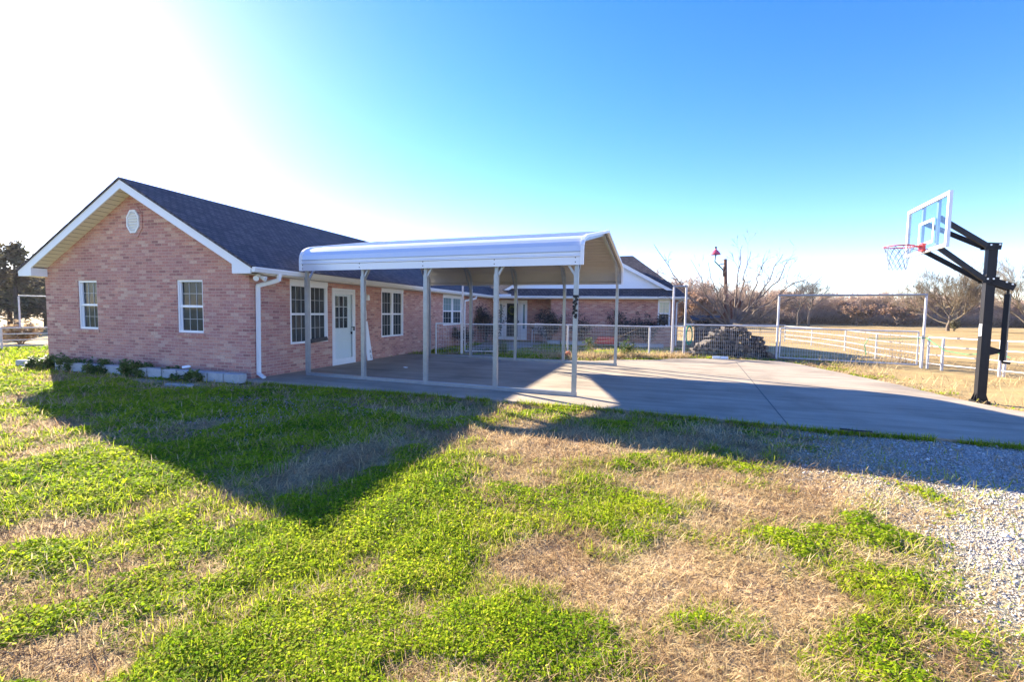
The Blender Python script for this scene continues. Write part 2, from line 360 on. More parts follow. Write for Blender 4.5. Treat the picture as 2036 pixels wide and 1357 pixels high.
def groundmat():
    m = bpy.data.materials.new('lawn_soil'); m.use_nodes = True; nt = m.node_tree; L = nt.links; b = nt.nodes['Principled BSDF']
    g = N(nt, 'ShaderNodeAttribute', attribute_name='green'); r = N(nt, 'ShaderNodeAttribute', attribute_name='gravel'); f = N(nt, 'ShaderNodeAttribute', attribute_name='field')
    geo = N(nt, 'ShaderNodeNewGeometry')
    n1 = N(nt, 'ShaderNodeTexNoise', Scale=26., Detail=5.); L.new(geo.outputs['Position'], n1.inputs['Vector'])
    n2 = N(nt, 'ShaderNodeTexNoise', Scale=.22, Detail=7.); L.new(geo.outputs['Position'], n2.inputs['Vector'])
    mp = N(nt, 'ShaderNodeMapping'); mp.inputs['Scale'].default_value = (.5, 1.6, 1); L.new(geo.outputs['Position'], mp.inputs[0])
    n4 = N(nt, 'ShaderNodeTexNoise', Scale=1.3, Detail=6.); L.new(mp.outputs[0], n4.inputs['Vector'])
    dry = ramp_link(nt, n1.outputs['Fac'], [(.3, (.24, .16, .09)), (.55, (.42, .29, .165)), (.75, (.56, .41, .25))])
    grn = ramp_link(nt, n1.outputs['Fac'], [(.3, (.07, .10, .015)), (.55, (.16, .20, .025)), (.75, (.27, .28, .06))])
    lawn = mixc(nt, g.outputs['Fac'], dry, grn)
    vo = N(nt, 'ShaderNodeTexVoronoi', Scale=70.); L.new(geo.outputs['Position'], vo.inputs['Vector'])
    grv = ramp_link(nt, vo.outputs['Color'], [(.1, (.20, .17, .14)), (.5, (.38, .34, .295)), (.9, (.54, .50, .46))])
    lawn = mixc(nt, r.outputs['Fac'], lawn, grv)
    fld = ramp_link(nt, n2.outputs['Fac'], [(.3, (.25, .165, .07)), (.5, (.35, .245, .11)), (.7, (.42, .305, .145))])
    fld = mixc(nt, .5, fld, ramp_link(nt, n4.outputs['Fac'], [(.3, (.6, .62, .5)), (.7, (1.2, 1.15, 1.1))]), 'MULTIPLY')
    c = mixc(nt, f.outputs['Fac'], lawn, fld)
    L.new(c, b.inputs['Base Color']); b.inputs['Roughness'].default_value = .95; b.inputs['Specular IOR Level'].default_value = .1
    bp = N(nt, 'ShaderNodeBump', Strength=.8, Distance=.03); L.new(n1.outputs['Fac'], bp.inputs['Height']); L.new(bp.outputs[0], b.inputs['Normal'])
    return m
FLD = np.clip(np.maximum.reduce([sstep(13.2, 14.5, GX+.3*np.sin(GY))*sstep(1.0, 2.5, GY+.25*(GX-14)), sstep(10.5, 13, GY)*sstep(9.0, 10.5, GX), sstep(22, 32, GY), sstep(24, 40, GX), sstep(-13, -16, GX)*sstep(-2, 4, GY)]), 0, 1)*(1-np.exp(-(((GX-14.6)/1.4)**2+((GY-11.3)/.8)**2)**2))
ground = npmesh('ground', np.stack([GX, GY, GZ], -1).reshape(-1, 3), GF, groundmat(), attrs={'green': gmap(GX, GY).ravel(), 'gravel': rmap(GX, GY).ravel(), 'field': FLD.ravel()}, smooth=True)
kind(ground, 'structure')
# concrete drive with a control joint, walk to the front door
def flat(name, poly, z0, z1, m):
    mb = MB().prism([(x, y, z1) for x, y in poly][::-1], (0, 0, z0-z1)); return kind(obj(name, mb, m), 'structure')
flat('driveway', SLAB, -.20, 0.0, M['concrete'])
flat('path', WALKWAY, -.20, -.005, M['concrete'])
M['joint'] = mat('joint_dark', (.09, .085, .08), .9)  # dark colour of the control joint itself
jm = MB().beam((10.02, -.63, -.006), (10.39, 3.2, -.006), .014, .02).beam((10.39, 3.2, -.006), (10.9, 8.6, -.006), .012, .0202)
kind(obj('driveway_joint', jm, M['joint']), 'structure')

# ------------------------------------------------------------------ the house
WX, LY, X2, BY = -6.443, 15.276, 9.46, 16.40       # left wall, wing front, wing right wall, porch back wall
ZB, ZT, ZR, EO, ES = 2.221, 2.363, 4.346, -.32, .391
PM = (ZR-ZT)/(-WX/2+ES)
house = thing('brick_house', 'low L-shaped brick ranch house with white trim and dark shingle roof', 'house', (WX/2, 0, 0))
def wall(axis, at, u0_, u1_, z0, z1, opens, out, depth=.09):
    """brick wall in plane axis=at, facing out (+-1), with openings (u0,u1,z0,z1) that have reveals"""
    us = sorted({u0_, u1_, *[o[0] for o in opens], *[o[1] for o in opens]}); zs = sorted({z0, z1, *[o[2] for o in opens], *[o[3] for o in opens]})
    P = (lambda u, d, z: (u, at-out*d, z)) if axis == 'y' else (lambda u, d, z: (at-out*d, u, z))
    flip = (axis == 'y') == (out > 0)
    mb = MB()
    def q(a, b, c, d): mb.quad(*((d, c, b, a) if flip else (a, b, c, d)))
    for i in range(len(us)-1):
        for j in range(len(zs)-1):
            cu, cz = (us[i]+us[i+1])/2, (zs[j]+zs[j+1])/2
            if any(o[0] < cu < o[1] and o[2] < cz < o[3] for o in opens): continue
            q(P(us[i], 0, zs[j]), P(us[i+1], 0, zs[j]), P(us[i+1], 0, zs[j+1]), P(us[i], 0, zs[j+1]))
    for a, b, c, d in opens:
        q(P(a, 0, c), P(a, 0, d), P(a, depth, d), P(a, depth, c)); q(P(b, 0, d), P(b, 0, c), P(b, depth, c), P(b, depth, d))
        q(P(a, 0, d), P(b, 0, d), P(b, depth, d), P(a, depth, d)); q(P(b, 0, c), P(a, 0, c), P(a, depth, c), P(b, depth, c))
    return mb
GW = [(-5.27, -4.60, .95, 2.125), (-2.05, -1.285, .95, 2.125)]
SWN = [(1.146, 2.466, .675, 2.235), (5.0, 6.35, .655, 2.235), (9.53, 11.55, .925, 2.235)]
DR = (2.635, 3.615, .0, 2.09)
WW = (8.54, 9.10, .985, 2.235)
mb = wall('y', 0, WX, 0, -.2, 2.24, GW, -1)
zpk = ZR-.14; mb.add([(WX, 0, 2.24), (0, 0, 2.24), (0, 0, 2.50), (WX/2, 0, zpk), (WX, 0, 2.50)], [(0, 1, 2, 3, 4)])
obj('wall', mb, M['brick'], house, uv=True)
obj('wall', wall('x', 0, 0, BY, -.2, 2.24, SWN+[DR], 1), M['brick'], house, uv=True)
obj('wall', wall('x', WX, 0, 22, -.2, 2.24, [], -1), M['brick'], house, uv=True)
obj('wall', wall('y', BY, 0, 3.33, -.2, 2.24, [(.10, 1.79, 0, 2.18)], -1, .06), M['brick'], house, uv=True)
obj('wall', wall('y', LY, 3.33, X2, -.2, 2.24, [WW], -1), M['brick'], house, uv=True)
obj('wall', wall('x', 3.33, LY, BY, -.2, 2.24, [], -1), M['brick'], house, uv=True)
obj('wall', wall('x', X2, LY, 22, -.2, 2.24, [], 1), M['brick'], house, uv=True)
obj('wall', wall('y', 22, WX, X2, -.2, 2.24, [], 1), M['brick'], house, uv=True)
# rowlock sills under the gable windows
def window(axis, at, out, o, cols, head=0., grid=(3, 2), parent=house, inset=.05, blind=False):
    """vinyl double-hung window unit filling opening o; cols sashes side by side; head = header board height"""
    a, b, c, d = o
    D = lambda u0, u1, z0, z1, d0, d1: ((u0, u1, at-out*d0, at-out*d1, z0, z1) if axis == 'y' else (at-out*d0, at-out*d1, u0, u1, z0, z1))
    fr = MB(); pans = []; mun = MB(); f = .045
    if head: fr.bx(*D(a, b, d-head, d, -.012, inset+.03)); d -= head
    fr.bx(*D(a, a+f, c, d, inset-.05, inset+.03)); fr.bx(*D(b-f, b, c, d, inset-.05, inset+.03))
    fr.bx(*D(a+f, b-f, d-f, d, inset-.05, inset+.03)); fr.bx(*D(a+f, b-f, c, c+f, inset-.06, inset+.03))
    wcol = (b-a-2*f)/cols
    for k in range(cols):
        x0, x1 = a+f+k*wcol, a+f+(k+1)*wcol
        if k: fr.bx(*D(x0-.04, x0+.04, c+f, d-f, inset-.045, inset+.028)); x0 += .04
        if k < cols-1: x1 -= .04
        zm = (c+d)/2; fr.bx(*D(x0, x1, zm-.025, zm+.025, inset-.03, inset+.027))
        s = .022
        for z0, z1, dd in ((c+f, zm-.025, .012), (zm+.025, d-f, .0)):
            fr.bx(*D(x0, x0+s, z0, z1, inset-.02+dd, inset+.026)); fr.bx(*D(x1-s, x1, z0, z1, inset-.02+dd, inset+.026))
            pans.append((x0+s, x1-s, z0, z1, inset+.012, z0 > c+f+.01))
            g = .0055
            for i in range(1, grid[0]): u = x0+s+(x1-x0-2*s)*i/grid[0]; mun.bx(*D(u-g, u+g, z0, z1, inset+.004, inset+.0105))
            for j in range(1, grid[1]): z = z0+(z1-z0)*j/grid[1]; mun.bx(*D(x0+s, x1-s, z-g, z+g, inset+.0035, inset+.0100))
    wd = obj('window', fr, M['frame'], parent)
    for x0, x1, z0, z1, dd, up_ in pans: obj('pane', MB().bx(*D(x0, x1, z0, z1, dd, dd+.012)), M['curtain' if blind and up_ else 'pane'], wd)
    obj('muntin', mun, M['muntin'], wd)
    return wd
for o in GW:
    window('y', 0, -1, o, 1, inset=.075)
    sm = MB()
    for k in range(10): x = o[0]-.05+(o[1]-o[0]+.10)*k/10; sm.bx(x+.004, x+(o[1]-o[0]+.10)/10-.004, -.022, .02, o[2]-.075, o[2]-.003)
    obj('sill', sm, M['brick'], house, uv=True)
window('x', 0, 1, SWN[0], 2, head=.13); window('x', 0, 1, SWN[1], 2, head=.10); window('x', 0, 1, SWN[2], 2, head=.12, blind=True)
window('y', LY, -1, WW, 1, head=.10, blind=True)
# side door: full-view storm door over a half-lite door
dm = MB(); a, b, c, d = DR; f = .05
dm.bx(-.03, .028, a, a+f, c, d); dm.bx(-.03, .028, b-f, b, c, d); dm.bx(-.03, .028, a+f, b-f, d-.07, d); dm.bx(-.05, .02, a+f, b-f, c, c+.05)
side = obj('door_frame', dm, M['trim'], house)
st = MB(); s0, s1 = a+f+.004, b-f-.004
st.bx(-.012, .018, s0, s0+.055, c+.055, d-.075); st.bx(-.012, .018, s1-.055, s1, c+.055, d-.075); st.bx(-.012, .018, s0+.055, s1-.055, d-.15, d-.075); st.bx(-.012, .018, s0+.055, s1-.055, c+.055, c+.17)
storm = obj('storm_door', st, M['trim'], house)
obj('pane', MB().bx(.0, .004, s0+.055, s1-.055, c+.17, d-.15), M['storm'], storm)
hd = MB().box((.04, s1-.03, .98), (.03, .03, .12)); hd.beam((.05, s1-.03, 1.02), (.05, s1-.15, 1.02), .018, .018); hd.box((.02, s1-.12, .86), (.012, .06, .07)); obj('handle', hd, M['black'], storm)
idr = MB(); idr.bx(-.075, -.045, s0, s1, c+.05, d-.07)
inner = obj('door', idr, M['door'], house)
g0, g1, gz0, gz1 = s0+.10, s1-.22, 1.0, d-.2
obj('pane', MB().bx(-.045, -.040, g0, g1, gz0, gz1), M['pane'], inner)
mm = MB()
for i in range(0, 4): y = g0+(g1-g0)*i/3; mm.bx(-.041, -.030, y-.01, y+.01, gz0, gz1)
for j in range(0, 4): z = gz0+(gz1-gz0)*j/3; mm.bx(-.0405, -.029, g0, g1, z-.01, z+.01)
obj('muntin', mm, M['trim'], inner)
# front door unit in the porch recess, with sidelights
fd = MB(); y0 = BY
for x in (.10, .42, .47, 1.36, 1.41, 1.74): fd.bx(x, x+.05, y0-.02, y0+.05, 0.02, 2.13)
fd.bx(.10, 1.79, y0-.025, y0+.05, 2.13, 2.18); fd.bx(.10, 1.79, y0-.025, y0+.05, 0, .02)
fdo = obj('door_frame', fd, M['trim'], house)
for x0, x1 in ((.15, .42), (1.46, 1.74)):
    sl_ = MB(); sl_.bx(x0, x1, y0, y0+.03, .02, .62); sl_.bx(x0, x0+.08, y0, y0+.03, .62, 2.13); sl_.bx(x1-.08, x1, y0, y0+.03, .62, 2.13); sl_.bx(x0+.08, x1-.08, y0, y0+.03, 1.95, 2.13)
    so_ = obj('sidelight', sl_, M['door'], house)
    obj('pane', MB().bx(x0+.08, x1-.08, y0+.015, y0+.022, .62, 1.95), M['curtain'], so_)
ed = MB(); ed.bx(.52, 1.36, y0, y0+.03, .02, .16); ed.bx(.52, .62, y0, y0+.03, .16, 2.13); ed.bx(1.26, 1.36, y0, y0+.03, .16, 2.13); ed.bx(.62, 1.26, y0, y0+.03, 2.0, 2.13)
edo = obj('door', ed, M['trim'], house); obj('pane', MB().bx(.62, 1.26, y0+.012, y0+.02, .16, 2.0), M['pane'], edo)
obj('handle', MB().box((1.31, y0-.03, 1.0), (.03, .05, .14)), M['black'], edo)
# gable vent: octagon with louvres in a brick ring
vc = Vector((-3.285, 0, 3.46)); rx, rz = .20, .27
octa = lambda k, d: [(vc.x+rx*k*cos(pi/8+i*pi/4)/cos(pi/8), d, vc.z+rz*k*sin(pi/8+i*pi/4)/cos(pi/8)) for i in range(8)]
ring = MB()
for i in range(8):
    A, B = octa(1.36, -.018), octa(1.0, -.018); A2, B2 = octa(1.36, .01), octa(1.0, .01); j = (i+1) % 8
    ring.quad(A[i], A[j], B[j], B[i]); ring.quad(A2[j], A2[i], A[i], A[j]); ring.quad(B[j], B2[j], B2[i], B[i])
obj('vent_surround', ring, M['brick'], house, uv=True)
vt = MB()
for i in range(8):
    A, B = octa(.97, -.04), octa(.80, -.04); A2, B2 = octa(.97, -.002), octa(.80, -.012); j = (i+1) % 8
    vt.quad(A[i], A[j], B[j], B[i]); vt.quad(A2[j], A2[i], A[i], A[j]); vt.quad(B[j], B2[j], B2[i], B[i])
vt.add(octa(.82, -.012), [tuple(range(8))])
vent = obj('gable_vent', vt, M['trim'], house)
sl_ = MB()
for k in range(7):
    z = vc.z-.19+k*.063; hw = rx*.80*min(1, max(.35, 1.25-abs(z-vc.z)/rz))
    sl_.beam((vc.x-hw, -.03, z), (vc.x+hw, -.03, z), .045, .008, upv=(0, -.6, 1))
obj('louvre', sl_, M['trim'], vent)
# roofs
def roofslab(pts, th=.05): return MB().prism(pts, (0, 0, -th))
xr = WX/2; zt = ZT+.03; RY = 18.1
obj('roof', roofslab([(ES+.03, EO-.02, zt-.02), (ES+.03, RY, zt-.02), (xr, RY, ZR+.03), (xr, EO-.02, ZR+.03)][::-1]), M['shingle'], house, uv=True)
obj('roof', roofslab([(WX-ES-.03, EO-.02, zt-.02), (xr, EO-.02, ZR+.03), (xr, RY, ZR+.03), (WX-ES-.03, RY, zt-.02)][::-1]), M['shingle'], house, uv=True)
# wing: hipped roof
m2 = .70; ya = LY-ES-.02; t = 3.30; zw = ZT+.006; xe = X2+ES; xh = 7.2
A, B = (-1, ya, zw), (xe, ya, zw); Cc, Dd = (xh, ya+t, zw+m2*t), (-1, ya+t, zw+m2*t)
yb = ya+2*t
wr = MB(); E_, F_ = (xe, yb, zw), (-1, yb, zw)
wr.add([A, B, Cc, Dd], [(0, 1, 2, 3)]); wr.add([B, E_, Cc], [(0, 1, 2)]); wr.add([E_, F_, Dd, Cc], [(0, 1, 2, 3)])
wr.add([A, B, (xe, ya, zw-.04), (-1, ya, zw-.04)], [(1, 0, 3, 2)]); wr.add([(-1, ya, zw-.04), (xe, ya, zw-.04), (xe, yb, zw-.04), (-1, yb, zw-.04)], [(0, 1, 2, 3)][::-1])
obj('roof', wr, M['shingle'], house, uv=True)
# gable dormer on the wing: white vinyl siding in laps, rakes and its own shingles
gyd = 15.42; gb = zw+m2*(gyd-ya); gxl, gxr = .95, 9.05; gxm = (gxl+gxr)/2; gm = .555; gp = gb+gm*(gxr-gxm)
sd_ = MB(); nl = 16
for k in range(nl):
    z0 = gb+(gp-gb-.05)*k/nl; z1 = gb+(gp-gb-.05)*(k+1)/nl; h0 = (gp-z0)/gm-.06; h1 = max((gp-z1)/gm-.06, .02)
    sd_.quad((gxm-h0, gyd-.016, z0), (gxm+h0, gyd-.016, z0), (gxm+h1, gyd, z1), (gxm-h1, gyd, z1))
    sd_.quad((gxm-h0, gyd, z0), (gxm+h0, gyd, z0), (gxm+h0, gyd-.016, z0), (gxm-h0, gyd-.016, z0))
dorm = obj('dormer_siding', sd_, M['siding'], house)
rk = MB(); 
for sx in (-1, 1):
    e = Vector((gxm+sx*(gxr-gxm+.16), gyd-.26, gb-.10)); p = Vector((gxm, gyd-.26, gp-.01))
    rk.add([e, p, p+Vector((0, 0, -.20)), e+Vector((-sx*.30, 0, .0))] + [q+Vector((0, .03, 0)) for q in (e, p, p+Vector((0, 0, -.20)), e+Vector((-sx*.30, 0, .0)))], [(0, 1, 2, 3), (7, 6, 5, 4), (0, 4, 5, 1), (2, 6, 7, 3), (3, 7, 4, 0)])
obj('fascia', rk, M['trim'], house)
rs = MB()
for sx in (-1, 1):
    e = Vector((gxm+sx*(gxr-gxm+.08), gyd-.23, gb-.14)); p = Vector((gxm, gyd-.23, gp-.14)); q = Vector((0, .23, 0)); rs.quad(e, p, p+q, e+q)
obj('soffit', rs, M['soffit'], house)
dr_ = MB()
for sx in (-1, 1):
    e = Vector((gxm+sx*(gxr-gxm+.18), gyd-.28, gb-.08)); p = Vector((gxm, gyd-.28, gp+.025)); 
    dr_.prism([e, p, Vector((gxm, ya+t, gp+.025)), e+Vector((0, .35, 0))], (0, 0, -.03))
obj('roof', dr_, M['shingle'], house, uv=True)
# main gable rakes, soffits, returns
fb = MB(); y = EO
for sx in (-1, 1):
    e = Vector((xr+sx*(xr-WX+ES), y, ZT)); p = Vector((xr, y, ZR)); dz = Vector((0, 0, -.215))
    ei = Vector((xr+sx*(xr-WX+ES-.02), y, ZB))
    inn = Vector((xr+sx*(xr-WX-.10), y, ZB)); inn2 = Vector((inn.x, y, ZR-PM*abs(inn.x-xr)-.215))
    fr_ = [e, p, p+dz, inn2, inn, ei]; off = Vector((0, .03, 0)); n = 6
    fb.add(fr_+[q+off for q in fr_], [tuple(range(6)), tuple(reversed(range(6, 12)))]+[(i, i+6, (i+1) % 6+6, (i+1) % 6) for i in range(6)])
    # inner face of the boxed return
    fb.quad(inn+off, inn2+off, Vector((inn.x, 0, inn2.z)), Vector((inn.x, 0, ZB)))
    fb.quad(ei+off, inn+off, Vector((inn.x, 0, ZB)), Vector((ei.x, 0, ZB)))
obj('fascia', fb, M['trim'], house)
sf = MB()
for sx in (-1, 1):
    nb = 22; L0 = xr-WX-.10
    for k in range(nb):
        u0_, u1_ = L0*k/nb, L0*(k+.93)/nb
        z0, z1 = ZR-.19-PM*u0_, ZR-.19-PM*u1_
        sf.quad((xr+sx*u0_, EO+.03, z0), (xr+sx*u1_, EO+.03, z1), (xr+sx*u1_, 0.01, z1), (xr+sx*u0_, .01, z0))
        u2 = L0*(k+1)/nb; z2 = ZR-.19-PM*u2
        sf.quad((xr+sx*u1_, EO+.03, z1+.012), (xr+sx*u2, EO+.03, z2+.012), (xr+sx*u2, 0.01, z2+.012), (xr+sx*u1_, .01, z1+.012))
obj('soffit', sf, M['soffit'], house)
ev = MB(); ev.bx(0.0, ES-.004, .001, LY-ES, ZB, ZB+.02); ev.bx(WX-ES, WX, .001, 18, ZB, ZB+.02)
ev.bx(ES-.004, X2+ES-.02, LY-ES+.004, LY, ZB+.001, ZB+.021); ev.bx(.001, 3.33, LY+.001, BY, 2.235, 2.25); ev.bx(X2, X2+ES-.02, LY+.001, 21, ZB+.001, ZB+.021); obj('soffit', ev, M['soffit'], house)
fe = MB(); fe.bx(ES-.03, ES-.004, EO+.031, LY-ES, ZB+.021, ZT-.035); fe.bx(ES-.004, X2+ES-.02, LY-ES+.004, LY-ES+.03, ZB+.022, ZT-.02); fe.bx(X2+ES-.045, X2+ES-.02, LY-ES+.03, 21, ZB+.022, ZT-.02); obj('fascia', fe, M['trim'], house)
def gutter(a, b, out, ends):
    """K-style trough from a to b along the eave"""
    a, b, o = Vector(a), Vector(b), Vector(out)
    prof = [(0, 0), (.02, -.10), (.085, -.10), (.105, -.045), (.12, -.035), (.12, 0), (.11, 0), (.11, -.02)]
    mb = MB()
    for (p0, z0), (p1, z1) in zip(prof[:-1], prof[1:]): mb.quad(a+o*p0+Vector((0, 0, z0)), b+o*p0+Vector((0, 0, z0)), b+o*p1+Vector((0, 0, z1)), a+o*p1+Vector((0, 0, z1)))
    for e in ends: mb.add([e+o*p+Vector((0, 0, z)) for p, z in prof[:6]], [tuple(range(6))])
    return mb
g1 = gutter((ES-.002, EO, ZT-.012), (ES-.002, LY-ES-.10, ZT-.012), (1, 0, 0), [Vector((ES-.002, EO, ZT-.012))])
obj('gutter', g1, M['trim'], house)
g2 = gutter((ES+.12, LY-ES, ZT-.014), (X2+ES+.06, LY-ES, ZT-.014), (0, -1, 0), [Vector((X2+ES+.06, LY-ES, ZT-.014))])
g2.bx(ES+.11, 1.35, LY-ES-.13, LY-ES-.12, ZT-.04, ZT+.07)      # splash guard at the inside corner
obj('gutter', g2, M['trim'], house)
def downspout(pts): return MB().tube(pts, .042, 6)
def dsp(pts):
    mb = MB()
    for p, q in zip(pts[:-1], pts[1:]): mb.beam(p, Vector(q)+(Vector(q)-Vector(p)).normalized()*.02, .075, .055, upv=(1, 0, .001))
    return mb
obj('downspout', dsp([(.45, .36, 2.26), (.44, .35, 2.13), (.06, .17, 2.0), (.045, .165, .10), (.19, .15, .03)]), M['trim'], house)
obj('downspout', dsp([(.45, 12.16, 2.26), (.44, 12.15, 2.13), (.06, 11.72, 2.0), (.045, 11.71, .10), (.16, 11.7, .03)]), M['trim'], house)
obj('downspout', dsp([(X2+.15, LY-.42, 2.26), (X2-.08, LY-.05, 2.05), (X2-.08, LY-.045, .06)]), M['trim'], house)
def flood(c, dirs):
    mb = MB().lathe([(0, 0), (.05, 0), (.05, -.03), (.02, -.035), (0, -.035)], c, 12)
    o = obj('floodlight', mb, M['trim'], house); hb = MB()
    for d in dirs:
        d = Vector(d).normalized(); p = Vector(c)+Vector((0, 0, -.03)); e = p+d*.17
        hb.tube([p, p+d*.05, p+d*.055, e-d*.03, e], [.012, .014, .03, .055, .057], 10)
    obj('lamp_head', hb, M['bulbglass'], o)
flood((.22, .02, 2.22), [(.5, -.8, -.35), (.9, .3, -.35)])
flood((.20, 15.3, 2.22), [(.6, -.8, -.5), (.9, .1, -.5)])
flood((X2+.15, LY-.1, 2.22), [(.7, -.8, -.5), (.9, .3, -.4)])
pl = MB().box((.012, 4.14, 1.93), (.02, .11, .12)); pl.beam((.02, 4.14, 1.97), (.09, 4.14, 1.95), .02, .02); pl.tube([(.09, 4.14, 1.97), (.09, 4.14, 1.95), (.09, 4.14, 1.80), (.09, 4.14, 1.79)], [.02, .05, .062, .03], 10)
obj('porch_light', pl, M['bulbglass'], house)
obj('wall_plaque', MB().box((.013, 4.13, 1.36), (.02, .07, .26)), M['plastic'], house)
# wreath on the front door
wm = MB(); R2 = random.Random(3)
wr_ = thing('door_wreath', 'leafy wreath hanging on the glass of the front door', 'wreath', (.94, BY-.03, 1.65))
wm.tube([(.94+.19*cos(a), BY-.03, 1.62+.21*sin(a)) for a in np.linspace(0, 2*pi, 20)], .022, 6); obj('ring', wm, M['bark'], wr_)
P = []
for k in range(260):
    a = R2.uniform(0, 2*pi); q = R2.gauss(0, .035); P.append((.94+(.19+q)*cos(a), BY-.05+R2.gauss(0, .018), 1.62+(.21+q)*sin(a)))
V, F = leaves(np.array(P), .028, 1.2, RNG, 1.6); npmesh('leaf', V, F, M['weed'], parent=wr_)
# planter box leaning on the side window
wb = tag(obj('window_board', MB().box((.055, 2.06, .735), (.05, .60, .10), R=Matrix.Rotation(.06, 3, 'X') @ Matrix.Rotation(-.35, 3, 'Y')), M['darkwood']), 'dark weathered board resting on the sill of the window beside the side door', 'board')
# painted sign leaning by the door
R_ = Matrix.Rotation(RAD(-7), 3, 'Y')
sb = thing('wooden_sign', 'tall narrow white wooden sign with black letters leaning on the brick by the side door', 'sign', (.22, 3.98, 0))
obj('sign_board', MB().box((.12, 4.06, .60), (.03, .24, 1.18), R=Matrix.Rotation(RAD(-9), 3, 'Y')), M['trim'], sb)
def text(name, s, m, loc, rot, size, parent=None, ext=.001, sx=1.):
    cu = bpy.data.curves.new(name, 'FONT'); cu.body = s; cu.size = size; cu.extrude = ext; cu.align_x = 'CENTER'; cu.align_y = 'CENTER'
    t = bpy.data.objects.new(name, cu); C.objects.link(t); dg = bpy.context.evaluated_depsgraph_get()
    me = bpy.data.meshes.new_from_object(t.evaluated_get(dg)); bpy.data.objects.remove(t)
    me.transform(Matrix.Translation(loc) @ rot.to_4x4() @ Matrix.Diagonal((sx, 1, 1, 1)))
    me.materials.clear(); me.materials.append(m)
    o = bpy.data.objects.new(name, me); C.objects.link(o)
    if parent is not None: o.parent = parent; o.matrix_parent_inverse = Matrix.Translation(-world_loc(parent))
    return o
RXp = Matrix(((0, 0, 1), (1, 0, 0), (0, 1, 0)))           # text in the plane facing +X
for s_, z in (('A', .28), ('E', .12)):
    text('letter', s_, M['ink'], Vector((.12+.022-(z-.6)*-.158*-1, 4.10, z)), Matrix.Rotation(RAD(-9), 3, 'Y') @ RXp, .15, sb, sx=.8)

# ------------------------------------------------------------------ carport
co, sn = cos(-.071), sin(-.071); CL, CW = 6.22, 5.33
def cp(u, v, z=0.): return Vector((.642+co*u-sn*v, .971+sn*u+co*v, z))
carport = thing('metal_carport', 'open white metal carport with rounded eaves standing against the brick house', 'carport', cp(CL/2, CW/2))
half = [(-.12, 2.37), (-.12, 2.61), (-.105, 2.71), (-.06, 2.79), (.02, 2.855), (.14, 2.905), (.30, 2.945), (CW/2, 3.42)]
prof = half+[(CW-v, z) for v, z in half[-2::-1]]
def ribbed(pr, gap=.228, rh=.020, rw=.022):
    out = [Vector((pr[0][0], pr[0][1]))]; 
    for (v0, z0), (v1, z1) in zip(pr[:-1], pr[1:]):
        a, b = Vector((v0, z0)), Vector((v1, z1)); l = (b-a).length; d = (b-a)/l; nrm = Vector((-d.y, d.x)); n = int(l/gap)
        for k in range(1, n+1):
            s_ = l*k/(n+.5); 
            for ds, h in ((-rw, 0), (-rw*.45, rh), (rw*.45, rh), (rw, 0)): out.append(a+d*(s_+ds)+nrm*h)
        out.append(b)
    return out
rp = ribbed(prof); mb = MB(); u0_, u1_ = -.08, 6.36
for k in range(len(rp)-1):
    p, q = rp[k], rp[k+1]
    mb.quad(cp(u0_, p.x, p.y), cp(u1_, p.x, p.y), cp(u1_, q.x, q.y), cp(u0_, q.x, q.y))
roofp = obj('roof_panel', mb, M['panel'], carport)
md = roofp.modifiers.new('thick', 'SOLIDIFY'); md.thickness = .002
mb = MB()
for k in range(len(rp)-1):
    p, q = rp[k], rp[k+1]; d = (q-p).normalized(); nn = Vector((d.y, -d.x))*.006; p, q = p+nn, q+nn
    mb.quad(cp(u0_, p.x, p.y), cp(u0_, q.x, q.y), cp(u1_, q.x, q.y), cp(u1_, p.x, p.y))
obj('roof_underside', mb, M['under'], carport)
for ue in (u0_, u1_):
    tm = MB(); s_ = 1 if ue > 0 else -1
    for (v0, z0), (v1, z1) in zip(prof[:-1], prof[1:]):
        d = Vector((v1-v0, z1-z0)).normalized(); nrm = Vector((-d.y, d.x))*.025; 
        A, B = Vector((v0, z0)), Vector((v1, z1)); P4 = [A+nrm, B+nrm, B-nrm*1.2, A-nrm*1.2]
        tm.prism([cp(ue-s_*.05, p.x, p.y) for p in P4], cp(ue+s_*.006, 0)-cp(ue-s_*.05, 0))
    obj('end_trim', tm, M['trim'], carport)
bow = [(0, 2.22), (0, 2.46), (.03, 2.62), (.12, 2.74), (.32, 2.87), (CW/2, 3.355)]
for i in range(5):
    u = CL*i/4
    for v in (0, CW):
        obj('post', MB().beam(cp(u, v, .06), cp(u, v, 2.24), .082, .082, upv=(1, 0, 0)), M['steel'], carport)
    rf = MB(); pts = bow+[(CW-v, z) for v, z in bow[-2::-1]]
    for (v0, z0), (v1, z1) in zip(pts[:-1], pts[1:]): rf.beam(cp(u, v0, z0), cp(u, v1, z1), .06, .06, upv=(1, 0, 0))
    for v, s_ in ((0, 1), (CW, -1)): rf.beam(cp(u, v, 2.10), cp(u, v+s_*.55, 2.93), .03, .045, upv=(1, 0, 0))
    obj('rafter', rf, M['steel'], carport)
    if i:
        br = MB(); br.beam(cp(u-.0, -.0, 2.16), cp(u+.17*(1 if i < 4 else -1), -.02, 2.42), .028, .04); obj('brace', br, M['steel'], carport)
obj('seam', MB().beam(cp(u0_+.01, -.124, 2.605), cp(u1_-.01, -.124, 2.605), .010, .016), M['steel'], carport)
for v in (0, CW): obj('base_rail', MB().beam(cp(-.03, v, .03), cp(CL+.05, v, .035), .08, .07), M['steel'], carport)
for i in range(5):
    for z in (2.42, 2.50): obj('screw', MB().box(cp(CL*i/4, -.123, z), (.018, .006, .018)), M['black'], carport)
